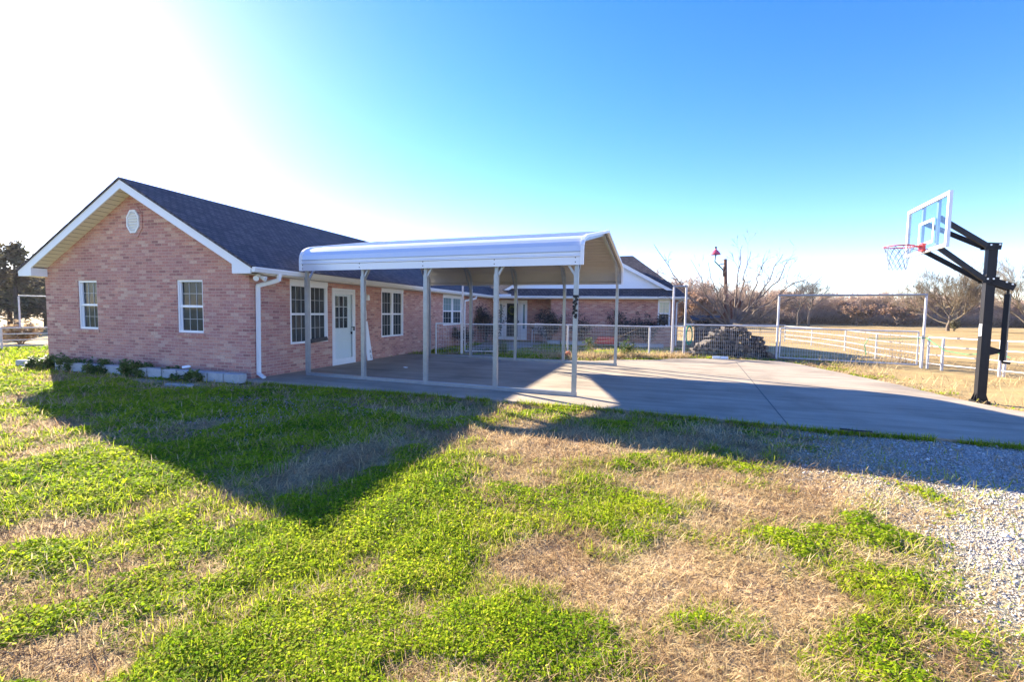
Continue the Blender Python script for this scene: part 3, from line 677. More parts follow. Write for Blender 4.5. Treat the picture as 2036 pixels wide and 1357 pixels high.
# torn black strap hanging on the front corner post
tm = MB(); R2 = random.Random(5); b0 = cp(CL, 0)
tm.bx(b0.x-.05, b0.x+.05, b0.y-.05, b0.y+.05, 1.80, 1.84)
for k in range(16):
    z = 1.80-.024*k; tm.box((b0.x-.005+R2.uniform(-.03, .03), b0.y-.05+R2.uniform(-.01, .01), z), (R2.uniform(.035, .06), .02, .04), R=Matrix.Rotation(R2.uniform(-.5, .5), 3, 'Y'))
tag(obj('torn_strap', tm, M['black']), 'torn black strap tied around the front corner post of the carport', 'strap')

# ------------------------------------------------------------------ fences and gates of white pipe
def pipe(mb, a, b, r=.027, n=8): return mb.tube([a, b], r, n)
def mesh_panel(name, A, B, z0, z1, dx, dz, parent, r=.0034, m='wire', zt=None):
    A, B = Vector((*A, 0)), Vector((*B, 0)); l = (B-A).length; d = (B-A)/l; mb = MB(); n = int(l/dx)
    for k in range(1, n): p = A+d*(l*k/n); mb.tube([p+Vector((0, 0, z0)), p+Vector((0, 0, z1))], r, 3, cap=False)
    z = z0
    while z < z1+.001: mb.tube([A+Vector((0, 0, z)), B+Vector((0, 0, z))], r, 3, cap=False); z += dz
    return obj(name, mb, M[m], parent)
def fence(label, pts, zt, rails, mesh=None, cat='fence', name='pipe_fence', group=None, pr=.03, rr=.024, m='pipe', zb=-.15, skip=()):
    f = thing(name, label, cat, (*pts[0], 0), group)
    for i, p in enumerate(pts):
        if i in skip: continue
        obj('post', pipe(MB(), (*p, zb), (*p, zt-rr), pr), M[m], f)
    for z in rails: obj('rail', MB().tube([(*p, z) for p in pts], rr if z == rails[0] else rr*.8, 8), M[m], f)
    if mesh:
        for p, q in zip(pts[:-1], pts[1:]): mesh_panel('wire_mesh', p, q, *mesh, f)
    return f
fence('short white pipe fence with wire mesh between the brick wall and the tall walk-gate post', [(1.10, 6.64), (1.66, 7.53)], 1.10, [1.085], (.05, 1.06, .10, .15))
def arch(label, a, b, z, r=.035, m='pipe'):
    t = thing('pipe_arch', label, 'pipe arch', (*a, 0))
    for p in (a, b): obj('post', pipe(MB(), (*p, -.2), (*p, z), r), M[m], t)
    obj('crossbar', pipe(MB(), (a[0]-.03, a[1], z+r*.8), (b[0]+.03, b[1], z+r*.8), r*.9), M['steel'], t); return t
arch('tall white pipe arch over the walk gate behind the carport', (1.69, 7.57), (2.86, 7.93), 2.43)
def gate(label, a, b, z0, z1, dx, dz, r=.024):
    t = thing('gate_leaf', label, 'gate', (*a, 0))
    fr_ = MB(); A0, A1, B0, B1 = (*a, z0), (*a, z1), (*b, z0), (*b, z1)
    for p, q in ((A0, A1), (B0, B1), (A0, B0), (A1, B1)): pipe(fr_, p, q, r)
    obj('frame', fr_, M['pipe'], t); mesh_panel('wire_mesh', a, b, z0, z1, dx, dz, t); return t
gate('white framed wire-mesh walk gate closed across the path to the front door', (1.78, 7.60), (2.78, 7.89), .09, 1.06, .10, .10)
fence('white pipe fence with close upright wires in front of the courtyard lawn', [(2.93, 7.98), (5.336, 8.695), (8.171, 9.027), (8.93, 10.0)], 1.10, [1.085], (.02, 1.06, .056, .125), skip=(0, 3))
arch('tall narrow white pipe arch near the right end of the brick house', (8.975, 10.03), (9.40, 10.02), 2.52)
gate('narrow wire-mesh panel filling the tall narrow arch', (9.01, 10.03), (9.37, 10.02), .06, 1.10, .056, .125)
fence('white pipe fence with wire mesh running in front of the firewood heap', [(9.43, 10.05), (12.48, 10.485)], 1.17, [1.155], (.02, 1.10, .07, .14), skip=(0, 1))
arch('wide white pipe arch over the pasture drive gate', (12.515, 10.491), (16.357, 9.59), 2.22)
gate('wide white framed wire-mesh drive gate closed under the wide arch', (12.62, 10.52), (16.27, 9.68), .05, 1.10, .075, .145)
fence('white four-rail pipe fence along the pasture to the right of the drive gate', [(16.46, 9.50), (16.60, 9.05), (17.30, 7.90), (18.3, 6.2), (19.2, 4.5)], .95, [.94, .67, .40, .13], pr=.035, rr=.021)
tag(obj('fence_post', pipe(MB(), (17.42, 7.93, -.15), (17.42, 7.93, .92), .035), M['pipe']), 'extra white pipe post doubled beside a pasture fence post behind the hoop pole', 'post')
fence('white pipe fence running away into the dry pasture behind the drive gate', [(16.40, 9.75), (16.35, 12.6), (16.8, 16.7), (16.6, 20.5), (16.2, 24)], .93, [.92, .66, .40, .16], pr=.026, rr=.015)
fence('distant dark steel rail fence behind the firewood heap', [(16.2, 24), (13.6, 22.4), (11.2, 21.6), (8.0, 21.4)], 1.0, [.98, .55], pr=.03, rr=.022, m='steel')
fence('white four-rail pipe fence in the sunlit grass left of the brick house', [(-14.5, .6), (-13.0, 2.22), (-12.6, 3.3), (-12.2, 5.2), (-11.6, 8.0)], .72, [.71, .50, .29, .1], pr=.035)
arch('tall rusty white pipe frame in front of the dark trees left of the house', (-15.79, 4.10), (-13.4, 7.4), 1.84, .03)

# ------------------------------------------------------------------ basketball hoop
nb = Vector((.113, .994, 0)).normalized()                # along the board, near to far
nr = Vector((-.994, .113, 0)).normalized()               # facing direction of the board
ctr = Vector((13.09, 2.895, 3.235)); bw, bh = 1.77, .95
hoop = thing('basketball_hoop', 'tall in-ground basketball hoop on a square black pole beside the concrete drive', 'basketball hoop', (14.04, 2.80, 0))
P0 = Vector((14.04, 2.80, 0)); pw = .130
Rb = Matrix((nr, nb, Vector((0, 0, 1)))).transposed()
obj('pole', MB().box(P0+Vector((0, 0, 1.43)), (pw, pw, 2.92), R=Rb), M['black'], hoop)
bp = MB().box(P0+Vector((0, 0, -.01)), (.22, .22, .05), R=Rb)
for a in (-1, 1):
    for b in (-1, 1): bp.prism([P0+nr*(a*pw/2)+nb*(b*pw*.3)+Vector((0, 0, .015)), P0+nr*(a*.11)+nb*(b*pw*.3)+Vector((0, 0, .015)), P0+nr*(a*pw/2)+nb*(b*pw*.3)+Vector((0, 0, .16))], nb*.01)
obj('base_plate', bp, M['black'], hoop)
obj('sticker', MB().box(P0+nr*(pw/2+.002)+Vector((0, 0, 1.32)), (.003, .09, .22), R=Rb), M['plastic'], hoop)
# frame of the board
bf = MB(); T = .05
for s_ in (-1, 1):
    bf.box(ctr+nb*(s_*(bw/2-.03)), (T, .06, bh), R=Rb); bf.box(ctr+Vector((0, 0, s_*(bh/2-.03))), (T, bw-.12, .06), R=Rb)
board = obj('backboard', bf, M['trim'], hoop)
bl = MB()
obj('pane', MB().box(ctr, (.012, bw-.10, bh-.10), R=Rb), M['clear'], board)
mk = MB(); mw, mh = .60, .40; mc = ctr+nr*.009+Vector((0, 0, -.10))
for s_ in (-1, 1): mk.box(mc+nb*(s_*mw/2), (.004, .045, mh+.045), R=Rb)
mk.box(mc+Vector((0, 0, mh/2)), (.004, mw-.045, .045), R=Rb); mk.box(mc-Vector((0, 0, mh/2)), (.004, mw-.045, .045), R=Rb)
obj('target_square', mk, M['trim'], board)
for s_ in (-1, 1): bl.box(ctr-nr*.05+nb*(s_*.32), (.04, .07, bh-.02), R=Rb)
obj('back_rail', bl, M['steel'], board)
rc = ctr+nr*(.02+.15+.23)+Vector((0, 0, -bh/2+.13)); rr_ = .23
rm = MB(); rm.tube([rc+nr*(rr_*cos(a))+nb*(rr_*sin(a)) for a in np.linspace(0, 2*pi, 33)], .012, 8)
rm.box(ctr+nr*.05+Vector((0, 0, -bh/2+.10)), (.05, .18, .15), R=Rb); rm.box(ctr+nr*.13+Vector((0, 0, -bh/2+.125)), (.14, .15, .02), R=Rb)
for s_ in (-1, 1): rm.beam(ctr+nr*.06+nb*(s_*.07)+Vector((0, 0, -bh/2+.05)), rc+nr*(-rr_*.75)+nb*(s_*rr_*.6), .012, .012)
rim = obj('rim', rm, M['red'], hoop)
nm = MB(); nk = 12; lv = [(1.0, 0), (.86, -.09), (.74, -.18), (.66, -.27), (.60, -.36), (.58, -.43)]
for k in range(nk):
    for s_ in (-1, 1):
        pts = []
        for i, (q, z) in enumerate(lv):
            a = 2*pi*(k+s_*.5*i)/nk; pts.append(rc+nr*(rr_*q*cos(a))+nb*(rr_*q*sin(a))+Vector((0, 0, z-.012)))
        nm.tube(pts, .0048, 4)
obj('net', nm, M['net'], hoop)
# paired arms
top = P0+Vector((0, 0, 2.83)); low = P0+Vector((0, 0, 2.22))
for (p, bz) in ((top, .12), (low, -.40)):
    for s_ in (-1, 1):
        ar = MB(); e = ctr-nr*.07+nb*(s_*.30)+Vector((0, 0, bz)); st_ = p+nb*(s_*(pw/2+.012))-nr*.10
        ar.beam(st_, p+nb*(s_*(pw/2+.012))+nr*.12+Vector((0, 0, .02)), .02, .12); ar.beam(p+nb*(s_*(pw/2+.012))+nr*.10+Vector((0, 0, .02)), e, .045, .085)
        obj('arm', ar, M['black'], hoop)
be = P0+Vector((0, 0, 2.22))
xb = MB()
for s_ in (-1, 1): xb.beam(be+nb*(s_*(pw/2+.012)), be-nr*.32+nb*(s_*(pw/2+.012))+Vector((0, 0, -.13)), .02, .12)
obj('rear_bracket', xb, M['black'], hoop)
ac = P0-nr*.27
obj('actuator', MB().tube([ac+Vector((0, 0, 2.10)), ac+Vector((0, 0, 1.95))], .022, 8).tube([ac+Vector((0, 0, 1.98)), ac+Vector((0, 0, .77))], .052, 4), M['black'], hoop)
obj('crank', MB().tube([ac+Vector((0, 0, .78)), ac+Vector((0, 0, .74)), ac-nb*.05-nr*.09+Vector((0, 0, .73))], .022, 8), M['black'], hoop)
obj('lower_bracket', MB().prism([P0-nr*(pw/2)+Vector((0, 0, 1.03)), P0-nr*(pw/2)+Vector((0, 0, .85)), ac+Vector((0, 0, .92)), ac+Vector((0, 0, .96))], nb*.03), M['black'], hoop)
bt = MB()
for p in (top-nr*.07, top+nr*.05, low-nr*.02, low+nr*.06, be-nr*.20+Vector((0, 0, -.06)), be-nr*.28+Vector((0, 0, -.10))): bt.box(p-nb*(pw/2+.030)+Vector((0, 0, .03)), (.025, .012, .025), R=Rb)
obj('bolt', bt, M['hardware'], hoop)
# lettering on the near lower arm
p = low+nb*(-(pw/2+.012)); e = ctr-nr*.07+nb*(-.30)+Vector((0, 0, -.40)); p = p+nr*.10+Vector((0, 0, .02))
dx_ = (p-e).normalized(); nz_ = dx_.cross(Vector((0, 0, 1))); 
if nz_.dot(Vector(CAM)-p) < 0: nz_ = -nz_
uy_ = nz_.cross(dx_)
text('lettering', 'SPALDING', M['letter'], e+(p-e)*.45+nz_*.025, Matrix((dx_, uy_, nz_)).transposed(), .075, hoop)

# ------------------------------------------------------------------ yard light, sheds and scrap behind the fence
yl = thing('yard_light', 'rusty pole yard light with a red enamel shade on a bent arm', 'yard light', (11.72, 16.4, 0))
obj('pole', MB().tube([(11.74, 16.4, -.2), (11.72, 16.4, 1.2), (11.56, 16.4, 4.22)], [.085, .082, .075], 12), M['rust'], yl)
obj('arm', MB().tube([(11.53, 16.33, 3.55), (11.45, 16.3, 3.72), (11.08, 16.25, 4.1), (11.12, 16.25, 4.45)], .03, 8).tube([(11.55, 16.33, 4.0), (11.35, 16.3, 3.97), (11.28, 16.28, 3.9)], .02, 8), M['black'], yl)
obj('bracket', MB().box((11.50, 16.33, 3.62), (.06, .08, .45)), M['rust'], yl)
obj('lamp_shade', MB().lathe([(.0, .30), (.04, .30), (.05, .24), (.10, .20), (.20, .09), (.235, .02), (.235, .0), (.19, .06), (.05, .19), (0, .19)], (11.10, 16.25, 4.42), 24), M['lampred'], yl)
obj('cap', MB().lathe([(0, .09), (.05, .09), (.05, 0)], (11.10, 16.25, 4.71), 12), M['black'], yl)
sh = thing('feeder_shed', 'low dark wooden feeder shed with a ragged roof edge behind the fence', 'shed', (10.9, 15.2, 0))
sm = MB(); 
for k in range(9): x = 10.26+.16*k; sm.bx(x+.004, x+.156, 15.0, 15.03, .05, 1.22)
for k in range(6): y = 15.03+.16*k; sm.bx(10.26, 10.29, y+.004, y+.156, .05, 1.20)
obj('wall', sm, M['darkwood'], sh)
sm = MB(); R2 = random.Random(9)
for k in range(13): x = 10.12+.125*k; sm.beam((x, 14.86-R2.uniform(0, .06), 1.28+R2.uniform(-.02, .02)), (x+R2.uniform(-.03, .03), 16.1, 1.48), .12, .045)
obj('roof', sm, M['darkwood'], sh); obj('post', MB().bx(10.70, 10.80, 14.9, 14.98, 0, 1.50), M['darkwood'], sh)
sm = MB()
for z in (.97, .93): sm.beam((10.3, 14.985, z), (10.68, 14.985, z), .02, .025); sm.beam((10.85, 14.98, z), (11.6, 14.98, z), .02, .025)
obj('rail', sm, M['steel'], sh)
tag(obj('rusty_sheet', MB().prism([(11.10, 14.6, 1.33), (11.72, 14.62, 1.33), (11.66, 14.62, 2.06)], (0, .012, 0)), M['rust']), 'triangular sheet of rusty metal leaning above the dark shed', 'metal sheet')
tag(obj('rusty_disc', MB().lathe([(0, .03), (.12, .02), (.235, -.02), (.24, -.03), (0, .0)], (0, 0, 0), 24), M['rust']), 'round rusty plough disc caught in the bare branches beside the yard light pole', 'disc')
bpy.context.scene.objects['rusty_disc'].matrix_world = Matrix.Translation((11.70, 14.0, 2.05)) @ Matrix.Rotation(RAD(80), 4, 'X')

# ------------------------------------------------------------------ firewood: every log an object
logs = []
def logmesh(k):
    R2 = random.Random(40+k); n = 7; mb = MB(); ring = []
    ang = sorted(R2.uniform(0, 2*pi) for _ in range(n)) if k > 1 else [2*pi*i/n for i in range(n)]
    rad = [R2.uniform(.042, .082) for _ in range(n)]
    L_ = R2.uniform(.36, .48)
    for y_ in (-L_/2, 0, L_/2): ring.append([(rad[i]*cos(ang[i])+R2.uniform(-.006, .006), y_, rad[i]*sin(ang[i])+R2.uniform(-.006, .006)) for i in range(n)])
    V = ring[0]+ring[1]+ring[2]; F = []
    for a in range(2):
        for i in range(n): j = (i+1) % n; F.append((a*n+i, (a+1)*n+i, (a+1)*n+j, a*n+j))
    F.append(tuple(range(n))); F.append(tuple(reversed(range(2*n, 3*n))))
    me = bpy.data.meshes.new('firewood_log'); me.from_pydata(V, [], F); me.materials.append(M['log']); me.materials.append(M['logend'])
    me.polygons[len(F)-1].material_index = 1; me.polygons[len(F)-2].material_index = 1; me.update(); return me
LM = [logmesh(k) for k in range(7)]
hx = np.array([9.55, 9.9, 10.15, 10.4, 10.75, 11.3, 11.65, 11.95, 12.15, 12.35]); hz = np.array([.08, .30, .52, .84, 1.10, 1.12, .92, .66, .38, .10])
R2 = random.Random(21); row = 0; z = .065
LOGL = 'split grey firewood log in the heap behind the white wire fence'
while z < 1.16:
    x = 9.5+(.07 if row % 2 else 0)
    while x < 12.45:
        if np.interp(x, hx, hz)+.06*sin(9*x) > z-.02 and R2.random() > .03:
            for yy in ((10.62,) if np.interp(x, hx, hz) > z+.25 else (10.62, 11.06)):
                o = bpy.data.objects.new('firewood_log', LM[R2.randrange(7)]); C.objects.link(o)
                o.location = (x+R2.uniform(-.05, .05), yy+R2.uniform(-.12, .12), z+R2.uniform(-.035, .035))
                o.scale = (R2.uniform(.7, 1.25),)*3
                o.rotation_euler = (R2.uniform(-.2, .2), R2.uniform(0, 6.28), R2.uniform(-.55, .55))
                tag(o, LOGL, 'log', 'firewood logs in the heap')
        x += .128
    z += .108; row += 1
for k, (x, y, rz) in enumerate(((9.30, 10.55, .9), (9.42, 10.30+.25, 1.3), (9.66, 10.42, .6))):
    o = bpy.data.objects.new('firewood_log', LM[k]); C.objects.link(o); o.location = (x, y, .07+.02*k); o.rotation_euler = (.05, .5*k, rz)
    tag(o, LOGL, 'log', 'firewood logs in the heap')
tag(obj('pale_board', MB().box((10.55, 9.55, .05), (.50, .10, .09), rz=.06), M['plastic']), 'short pale plank lying on the concrete in front of the firewood heap', 'plank')

# ------------------------------------------------------------------ planter of concrete blocks along the gable wall
R2 = random.Random(4); nbk = 13; spec = ['at the house corner end of the row', 'second from the house corner', 'third from the house corner', 'fourth from the house corner', 'fifth from the house corner']
def blockmesh():
    mb = MB().box((0, 0, .095), (.395, .19, .19)); return mb
for k in range(nbk):
    x = .02-.43*k; y = -.40+R2.uniform(-.015, .015)
    bm = MB(); X0 = Vector((x, y, -.02)); rz = R2.uniform(-.03, .03); bm.box(X0+Vector((0, 0, .095)), (.405, .19, .19), rz=rz)
    o = obj('concrete_block', bm, M['block']); md = o.modifiers.new('bevel', 'BEVEL'); md.width = .008; md.segments = 2
    tag(o, 'concrete block edging the bed below the gable, '+spec[k] if k < 5 else 'grey concrete block half hidden by weeds in the bed edging below the gable', 'concrete block', 'concrete blocks along the gable wall')
for k, (x, y, rz) in enumerate(((-6.75, -.28, .2), (-6.95, .15, 1.2))):
    o = obj('concrete_block', MB().box((x, y, .06), (.40, .19, .15), rz=rz), M['block']); md = o.modifiers.new('bevel', 'BEVEL'); md.width = .01
    tag(o, ['grey concrete block in the sun just past the left corner of the gable', 'grey concrete block lying at an angle beside the left corner of the house'][k], 'concrete block', 'concrete blocks along the gable wall')
tag(obj('plastic_bottle', MB().tube([(-1.50, -.33, .215), (-1.38, -.30, .235), (-1.33, -.29, .24)], [.03, .03, .012], 10), M['plastic']), 'white plastic bottle lying on the concrete blocks near the right gable window', 'bottle')
tag(obj('plastic_cup', MB().lathe([(0, 0), (.028, 0), (.036, .09), (.03, .085), (.02, .01)], (-3.25, -.20, .13), 12), M['plastic']), 'small white cup among the weeds in the middle of the planter bed', 'cup')
for k, (x, y) in enumerate(((1.95, 3.05), (2.02, 3.0))): tag(obj('paper_scrap', MB().box((x, y, .012), (.07, .05, .015), rz=.6+k), M['plastic']), ['larger scrap of white paper lying on the concrete under the carport', 'scrap of white paper touching the larger scrap under the carport'][k], 'paper')

# ------------------------------------------------------------------ courtyard things
ch = thing('garden_chair', 'pale metal garden chair with slatted back beside the front door', 'chair', (2.95, 14.5, 0))
cm = MB(); x0, x1, y0_, y1_ = 2.62, 3.22, 14.25, 14.75
for x in (x0, x1):
    cm = MB(); cm.tube([(x, y0_, 0), (x, y0_, .62), (x, y0_+.06, .66), (x, y1_, .66), (x, y1_+.08, .98)], .016, 6).tube([(x, y1_, .66), (x, y1_+.02, 0)], .016, 6); obj('leg', cm, M['pipe'], ch)
cm = MB()
for k in range(6): y = y0_+.02+.085*k; cm.beam((x0, y, .42), (x1, y, .42), .06, .015)
obj('seat', cm, M['darkwood'], ch); cm = MB()
for k in range(9): x = x0+.04+(x1-x0-.08)*k/8; cm.beam((x, y1_+.01, .46), (x, y1_+.08, .95), .025, .012)
cm.beam((x0, y1_+.08, .97), (x1, y1_+.08, .97), .03, .03); obj('backrest', cm, M['pipe'], ch)
ob = MB().lathe([(0, .0), (.06, .01), (.11, .06), (.125, .12), (.10, .19), (.05, .225), (.0, .22)], (5.52, 7.75, -.02), 16)
tag(obj('pumpkin', ob, M['orange'], smooth=True), 'small orange pumpkin on the courtyard grass behind the carport rail', 'pumpkin')
rt_ = MB(); rt_.prism([(5.75, 13.3, .14), (6.75, 13.35, .14), (6.70, 13.35, .46), (5.95, 13.32, .46)], (0, .5, 0)); tag(obj('red_tub', rt_, M['redplastic']), 'red plastic tub against the brick wing behind the upright wires', 'tub')
tag(obj('cord', MB().tube([(5.2, 9.1, .18), (6.1, 9.05, .40), (7.0, 9.08, .62), (7.72, 8.99, .98)], .008, 6), M['straw']), 'pale cord strung slantwise across the courtyard fence wires', 'cord')
R2 = random.Random(6)
for k in range(8):
    x = 3.75+.68*k
    o = obj('edging_block', MB().box((x, 14.05+R2.uniform(-.04, .04), .07), (.60, .22, .19), rz=R2.uniform(-.04, .04)), M['block'])
    tag(o, 'long grey edging block of the flower bed in front of the brick wing', 'edging block', 'edging blocks before the wing')
def coil(mb, c, R_, n, ax):
    for k in range(n):
        rr = R_*(1+.08*random.Random(k).uniform(-1, 1)); off = Vector(c)+Vector((.02*k*ax[0], .02*k*ax[1], random.Random(k+9).uniform(-.03, .03)))
        mb.tube([off+Vector((rr*.38*cos(a)*(1-abs(ax[0])), rr*.7*cos(a)*abs(ax[0]), rr*1.25*sin(a))) for a in np.linspace(0, 2*pi, 22)], .014, 6)
    return mb
tag(obj('hose_coil', coil(MB(), (9.56, 10.06, .78), .26, 7, (0, 1)), M['hose']), 'coil of dark green garden hose hung beside the narrow arch', 'hose')
tag(obj('garden_hose', MB().tube([(15.0, 9.93, .30), (14.95, 9.95, .62), (15.05, 9.92, .84), (15.6, 9.8, .85), (16.2, 9.66, .88), (16.4, 9.52, .92), (16.48, 9.2, .74), (16.62, 8.95, .56), (16.9, 8.5, .50), (17.25, 7.92, .60), (17.4, 7.7, .5)], .014, 6), M['hoselight']), 'pale green garden hose draped over the drive gate and the pasture rails', 'hose')

# ------------------------------------------------------------------ trees and shrubs
def grow(mb, p, d, l, r, lev, R2, spread=.55, upw=.10, kids=(4, 3, 3, 0), sides=(7, 5, 3, 3), wob=.12, minr=.004, shrink=.62, tips=None):
    n = 5 if lev < 2 else 3; pts = [Vector(p)]; rs = [r]; d = Vector(d).normalized()
    for i in range(n):
        d = (d+Vector((R2.gauss(0, wob), R2.gauss(0, wob), R2.gauss(0, wob)+upw))).normalized()
        pts.append(pts[-1]+d*(l/n)); rs.append(max(minr, r*(1-.75*(i+1)/n)))
    mb.tube(pts, rs, sides[min(lev, 3)], cap=False)
    if tips is not None and lev >= 2: tips.extend(pts[1:])
    if lev < len(kids) and kids[lev]:
        for k in range(kids[lev]):
            f = R2.uniform(.3, 1.0); i = min(n-1, int(f*n)); q = pts[i].lerp(pts[i+1], f*n-i)
            a = (pts[i+1]-pts[i]).normalized(); s = a.cross(Vector((R2.gauss(0, 1), R2.gauss(0, 1), R2.gauss(0, 1)))).normalized()
            grow(mb, q, a+s*R2.uniform(spread*.6, spread*1.5), l*R2.uniform(shrink*.75, shrink*1.15), max(minr, rs[i]*.62), lev+1, R2, spread, upw, kids, sides, wob, minr, shrink, tips)
# the bare many-limbed tree over the firewood
bt = thing('bare_tree', 'spreading leafless tree with long arching limbs behind the firewood heap', 'tree', (11.5, 13.2, 0))
R2 = random.Random(12); tb = MB()
tb.tube([(11.5, 13.2, -.1), (11.46, 13.2, .5), (11.52, 13.22, .95), (11.5, 13.2, 1.35)], [.24, .20, .22, .15], 10)
for k in range(9): a = R2.uniform(0, 6.28); tb.lathe([(0, .06), (.05, .04), (.07, 0), (.05, -.05), (0, -.06)], (11.5+.15*cos(a), 13.2+.15*sin(a), R2.uniform(.5, 1.3)), 7)
obj('trunk', tb, M['bark'], bt, smooth=True)
LIMB = [(8.28, 4.46, -.5), (9.0, 3.2, .6), (9.79, 3.89, .3), (10.39, 3.57, -.9), (11.0, 3.3, 1.0), (11.9, 4.5, .5), (12.0, 4.12, -.5), (12.75, 3.9, .8), (13.09, 4.0, -.3), (13.65, 3.8, .4), (14.1, 3.2, -.8), (14.6, 3.05, 0), (9.1, 2.2, .4), (9.6, 1.5, -.3), (12.7, 1.5, .6), (13.3, 2.9, -.9), (10.3, 2.5, -1.2), (12.2, 3.0, 1.3)]
for ex, ez, dy in LIMB:
    lm = MB(); s0 = Vector((11.5+R2.uniform(-.10, .10), 13.2+R2.uniform(-.10, .10), R2.uniform(.8, 1.3))); e = Vector((ex, 13.2+dy, ez))
    side_ = e-s0; mid = s0.lerp(e, .5)+Vector((side_.x*.12, R2.uniform(-.2, .2), -.20*abs(side_.x)*R2.uniform(.3, 1.2))); pts = []; wb_ = Vector((0, 0, 0))
    for i in range(15):
        t = i/14; wb_ = wb_*.75+Vector((R2.gauss(0, .045), R2.gauss(0, .045), R2.gauss(0, .045))); pts.append(s0*(1-t)**2+mid*2*t*(1-t)+e*t*t+wb_*min(1, 3*t))
    r_0 = R2.uniform(.042, .060); rs = [r_0*(1-.80*(i/14)**.8) for i in range(15)]; lm.tube(pts, rs, 6, cap=False)
    for k in range(6):
        i = R2.randrange(3, 13); a = (pts[i+1]-pts[i]).normalized(); s = a.cross(Vector((R2.gauss(0, 1), R2.gauss(0, 1), R2.gauss(0, 1)))).normalized()
        grow(lm, pts[i], a+s*R2.uniform(.45, .9), R2.uniform(.4, 1.0), rs[i]*.55, 1, R2, .6, .02, (0, 3, 2), (6, 4, 3, 3), .15, .0055, .55)
    obj('limb', lm, M['bark'], bt)
def leafcloud(tips, n, sc, size, R3, tilt=1.1, el=1.5):
    T = np.array([tuple(t) for t in tips]); P = T[R3.integers(0, len(T), n)]+R3.normal(0, sc, (n, 3)); return leaves(P, size*R3.uniform(.6, 1.3, n), tilt, R3, el)
def shrub(label, x, y, h, wd, n, m='shrub', lm='bark', size=.028, seed=1, stems=9, name='shrub', cat='shrub', z=0.):
    t = thing(name, label, cat, (x, y, z)); R2 = random.Random(seed); R3 = np.random.default_rng(seed); mb = MB(); tips = []
    for k in range(stems):
        a = R2.uniform(0, 6.28); q = R2.uniform(.1, 1)*wd/2
        grow(mb, (x+.05*cos(a), y+.05*sin(a), z-.03), (q*cos(a), q*sin(a), h*.8), h*R2.uniform(.55, .85), .012+.006*h, 1, R2, .6, .06, (0, 4, 3), (5, 4, 3, 3), .13, .003, .55, tips)
    obj('stem', mb, M[lm], t)
    V, F = leafcloud(tips, n, .04*h+.02, size, R3); V[:, 2] = np.maximum(V[:, 2], z+.01); npmesh('foliage', V, F, M[m], parent=t); return t
shrub('dark shrub against the brick beside the side window with blinds', .40, 10.6, .75, .9, 1500, seed=2)
shrub('dark spreading shrub in the inner corner left of the front door', .45, 13.6, 1.45, 1.3, 3800, seed=3)
shrub('tall dark shrub against the corner of the brick wing right of the porch', 3.35, 14.75, 1.55, 1.3, 3800, seed=4)
shrub('thin dark shrub in front of the brick wing, left of the red tub', 4.9, 14.75, 1.45, .7, 1300, seed=5)
shrub('broad dark shrub in front of the brick wing, left of its white window', 7.1, 14.6, 1.35, 1.5, 3200, seed=6)
shrub('dark shrub just left of the white window of the brick wing', 8.15, 14.7, 1.30, 1.1, 2600, seed=7)
shrub('thin shrub with pale leaves standing before the front door', 1.15, 12.4, 1.15, .55, 900, m='shrub', seed=8, stems=6)
# strap-leaved clump beside the walk
def clump(label, x, y, h, n, m, seed, name='grass_clump', cat='plant', wd=.012, spread=.45, z=-.03, rad=.12):
    R3 = np.random.default_rng(seed); V = []; F = []
    for k in range(n):
        a = R3.uniform(0, 6.28); l = h*R3.uniform(.6, 1.1); ti = R3.uniform(.1, 1)*spread; b = np.array([x+R3.normal(0, rad), y+R3.normal(0, rad), z]); d = np.array([cos(a), sin(a), 0]); s = np.array([-sin(a), cos(a), 0])*wd
        o = len(V)
        for i, (f, q) in enumerate(((0, 1), (.4, .9), (.75, .6), (1, .1))):
            p = b+d*l*ti*f*f+np.array([0, 0, l*(f-.35*ti*f*f)]); V += [p-s*q, p+s*q]
        for i in range(3): F.append((o+2*i, o+2*i+1, o+2*i+3, o+2*i+2))
    return tag(npmesh(name, np.array(V), np.array(F), M[m]), label, cat)
clump('clump of upright green strap leaves at the edge of the walk behind the carport', 2.95, 8.4, .55, 60, 'weed', 3, rad=.14)
clump('low green leafy clump left of the strap-leaved clump by the walk', 2.35, 8.05, .28, 70, 'weed', 4, rad=.2)
shrub('leggy yellow-green weed against the fence, left of the far carport corner post', 6.25, 8.75, .62, .30, 130, m='weed', lm='straw', seed=11, stems=4, size=.030, name='tall_weed', cat='weed')
shrub('leggy yellow-green weed at the fence, right of the far carport corner post', 7.55, 8.75, .50, .45, 260, m='weed', lm='straw', seed=12, stems=5, size=.032, name='tall_weed', cat='weed')
for k, (lab, x, y, h, n) in enumerate((('leafy weed clump spilling over the far left planter blocks', -6.0, -.35, .34, 2000), ('leafy weed clump covering the blocks below the left gable window', -5.0, -.40, .34, 2200), ('leafy weed clump in the bed between the two gable windows, left one', -3.9, -.44, .32, 2000), ('leafy weed clump in the bed between the two gable windows, right one', -2.75, -.42, .36, 2200), ('small weed clump beside the white bottle on the blocks', -1.85, -.30, .22, 500), ('round weed clump leaning on the third block from the house corner', -.90, -.57, .22, 700), ('small tuft of weed at the foot of the fourth block from the house corner', -1.40, -.56, .14, 250))):
    shrub(lab, x, y, h, h*3.0 if k < 4 else h*1.6, n, m='weed', lm='straw', seed=30+k, stems=12 if k < 4 else 6, size=.022, name='weed_clump', cat='weed', z=-.03)
for k, (lab, x, y) in enumerate((('spindly weed catching the sun at the edge of the gable shadow', 2.1, -2.9), ('spindly sunlit weed at the tip of the gable shadow', 4.7, -4.2), ('sunlit weed standing on the shadow edge left of the lawn centre', .25, -2.05))):
    clump(lab, x, y, .22, 22, 'blade', 50+k, name='lawn_weed', cat='weed', wd=.004, z=-.08, rad=.05)
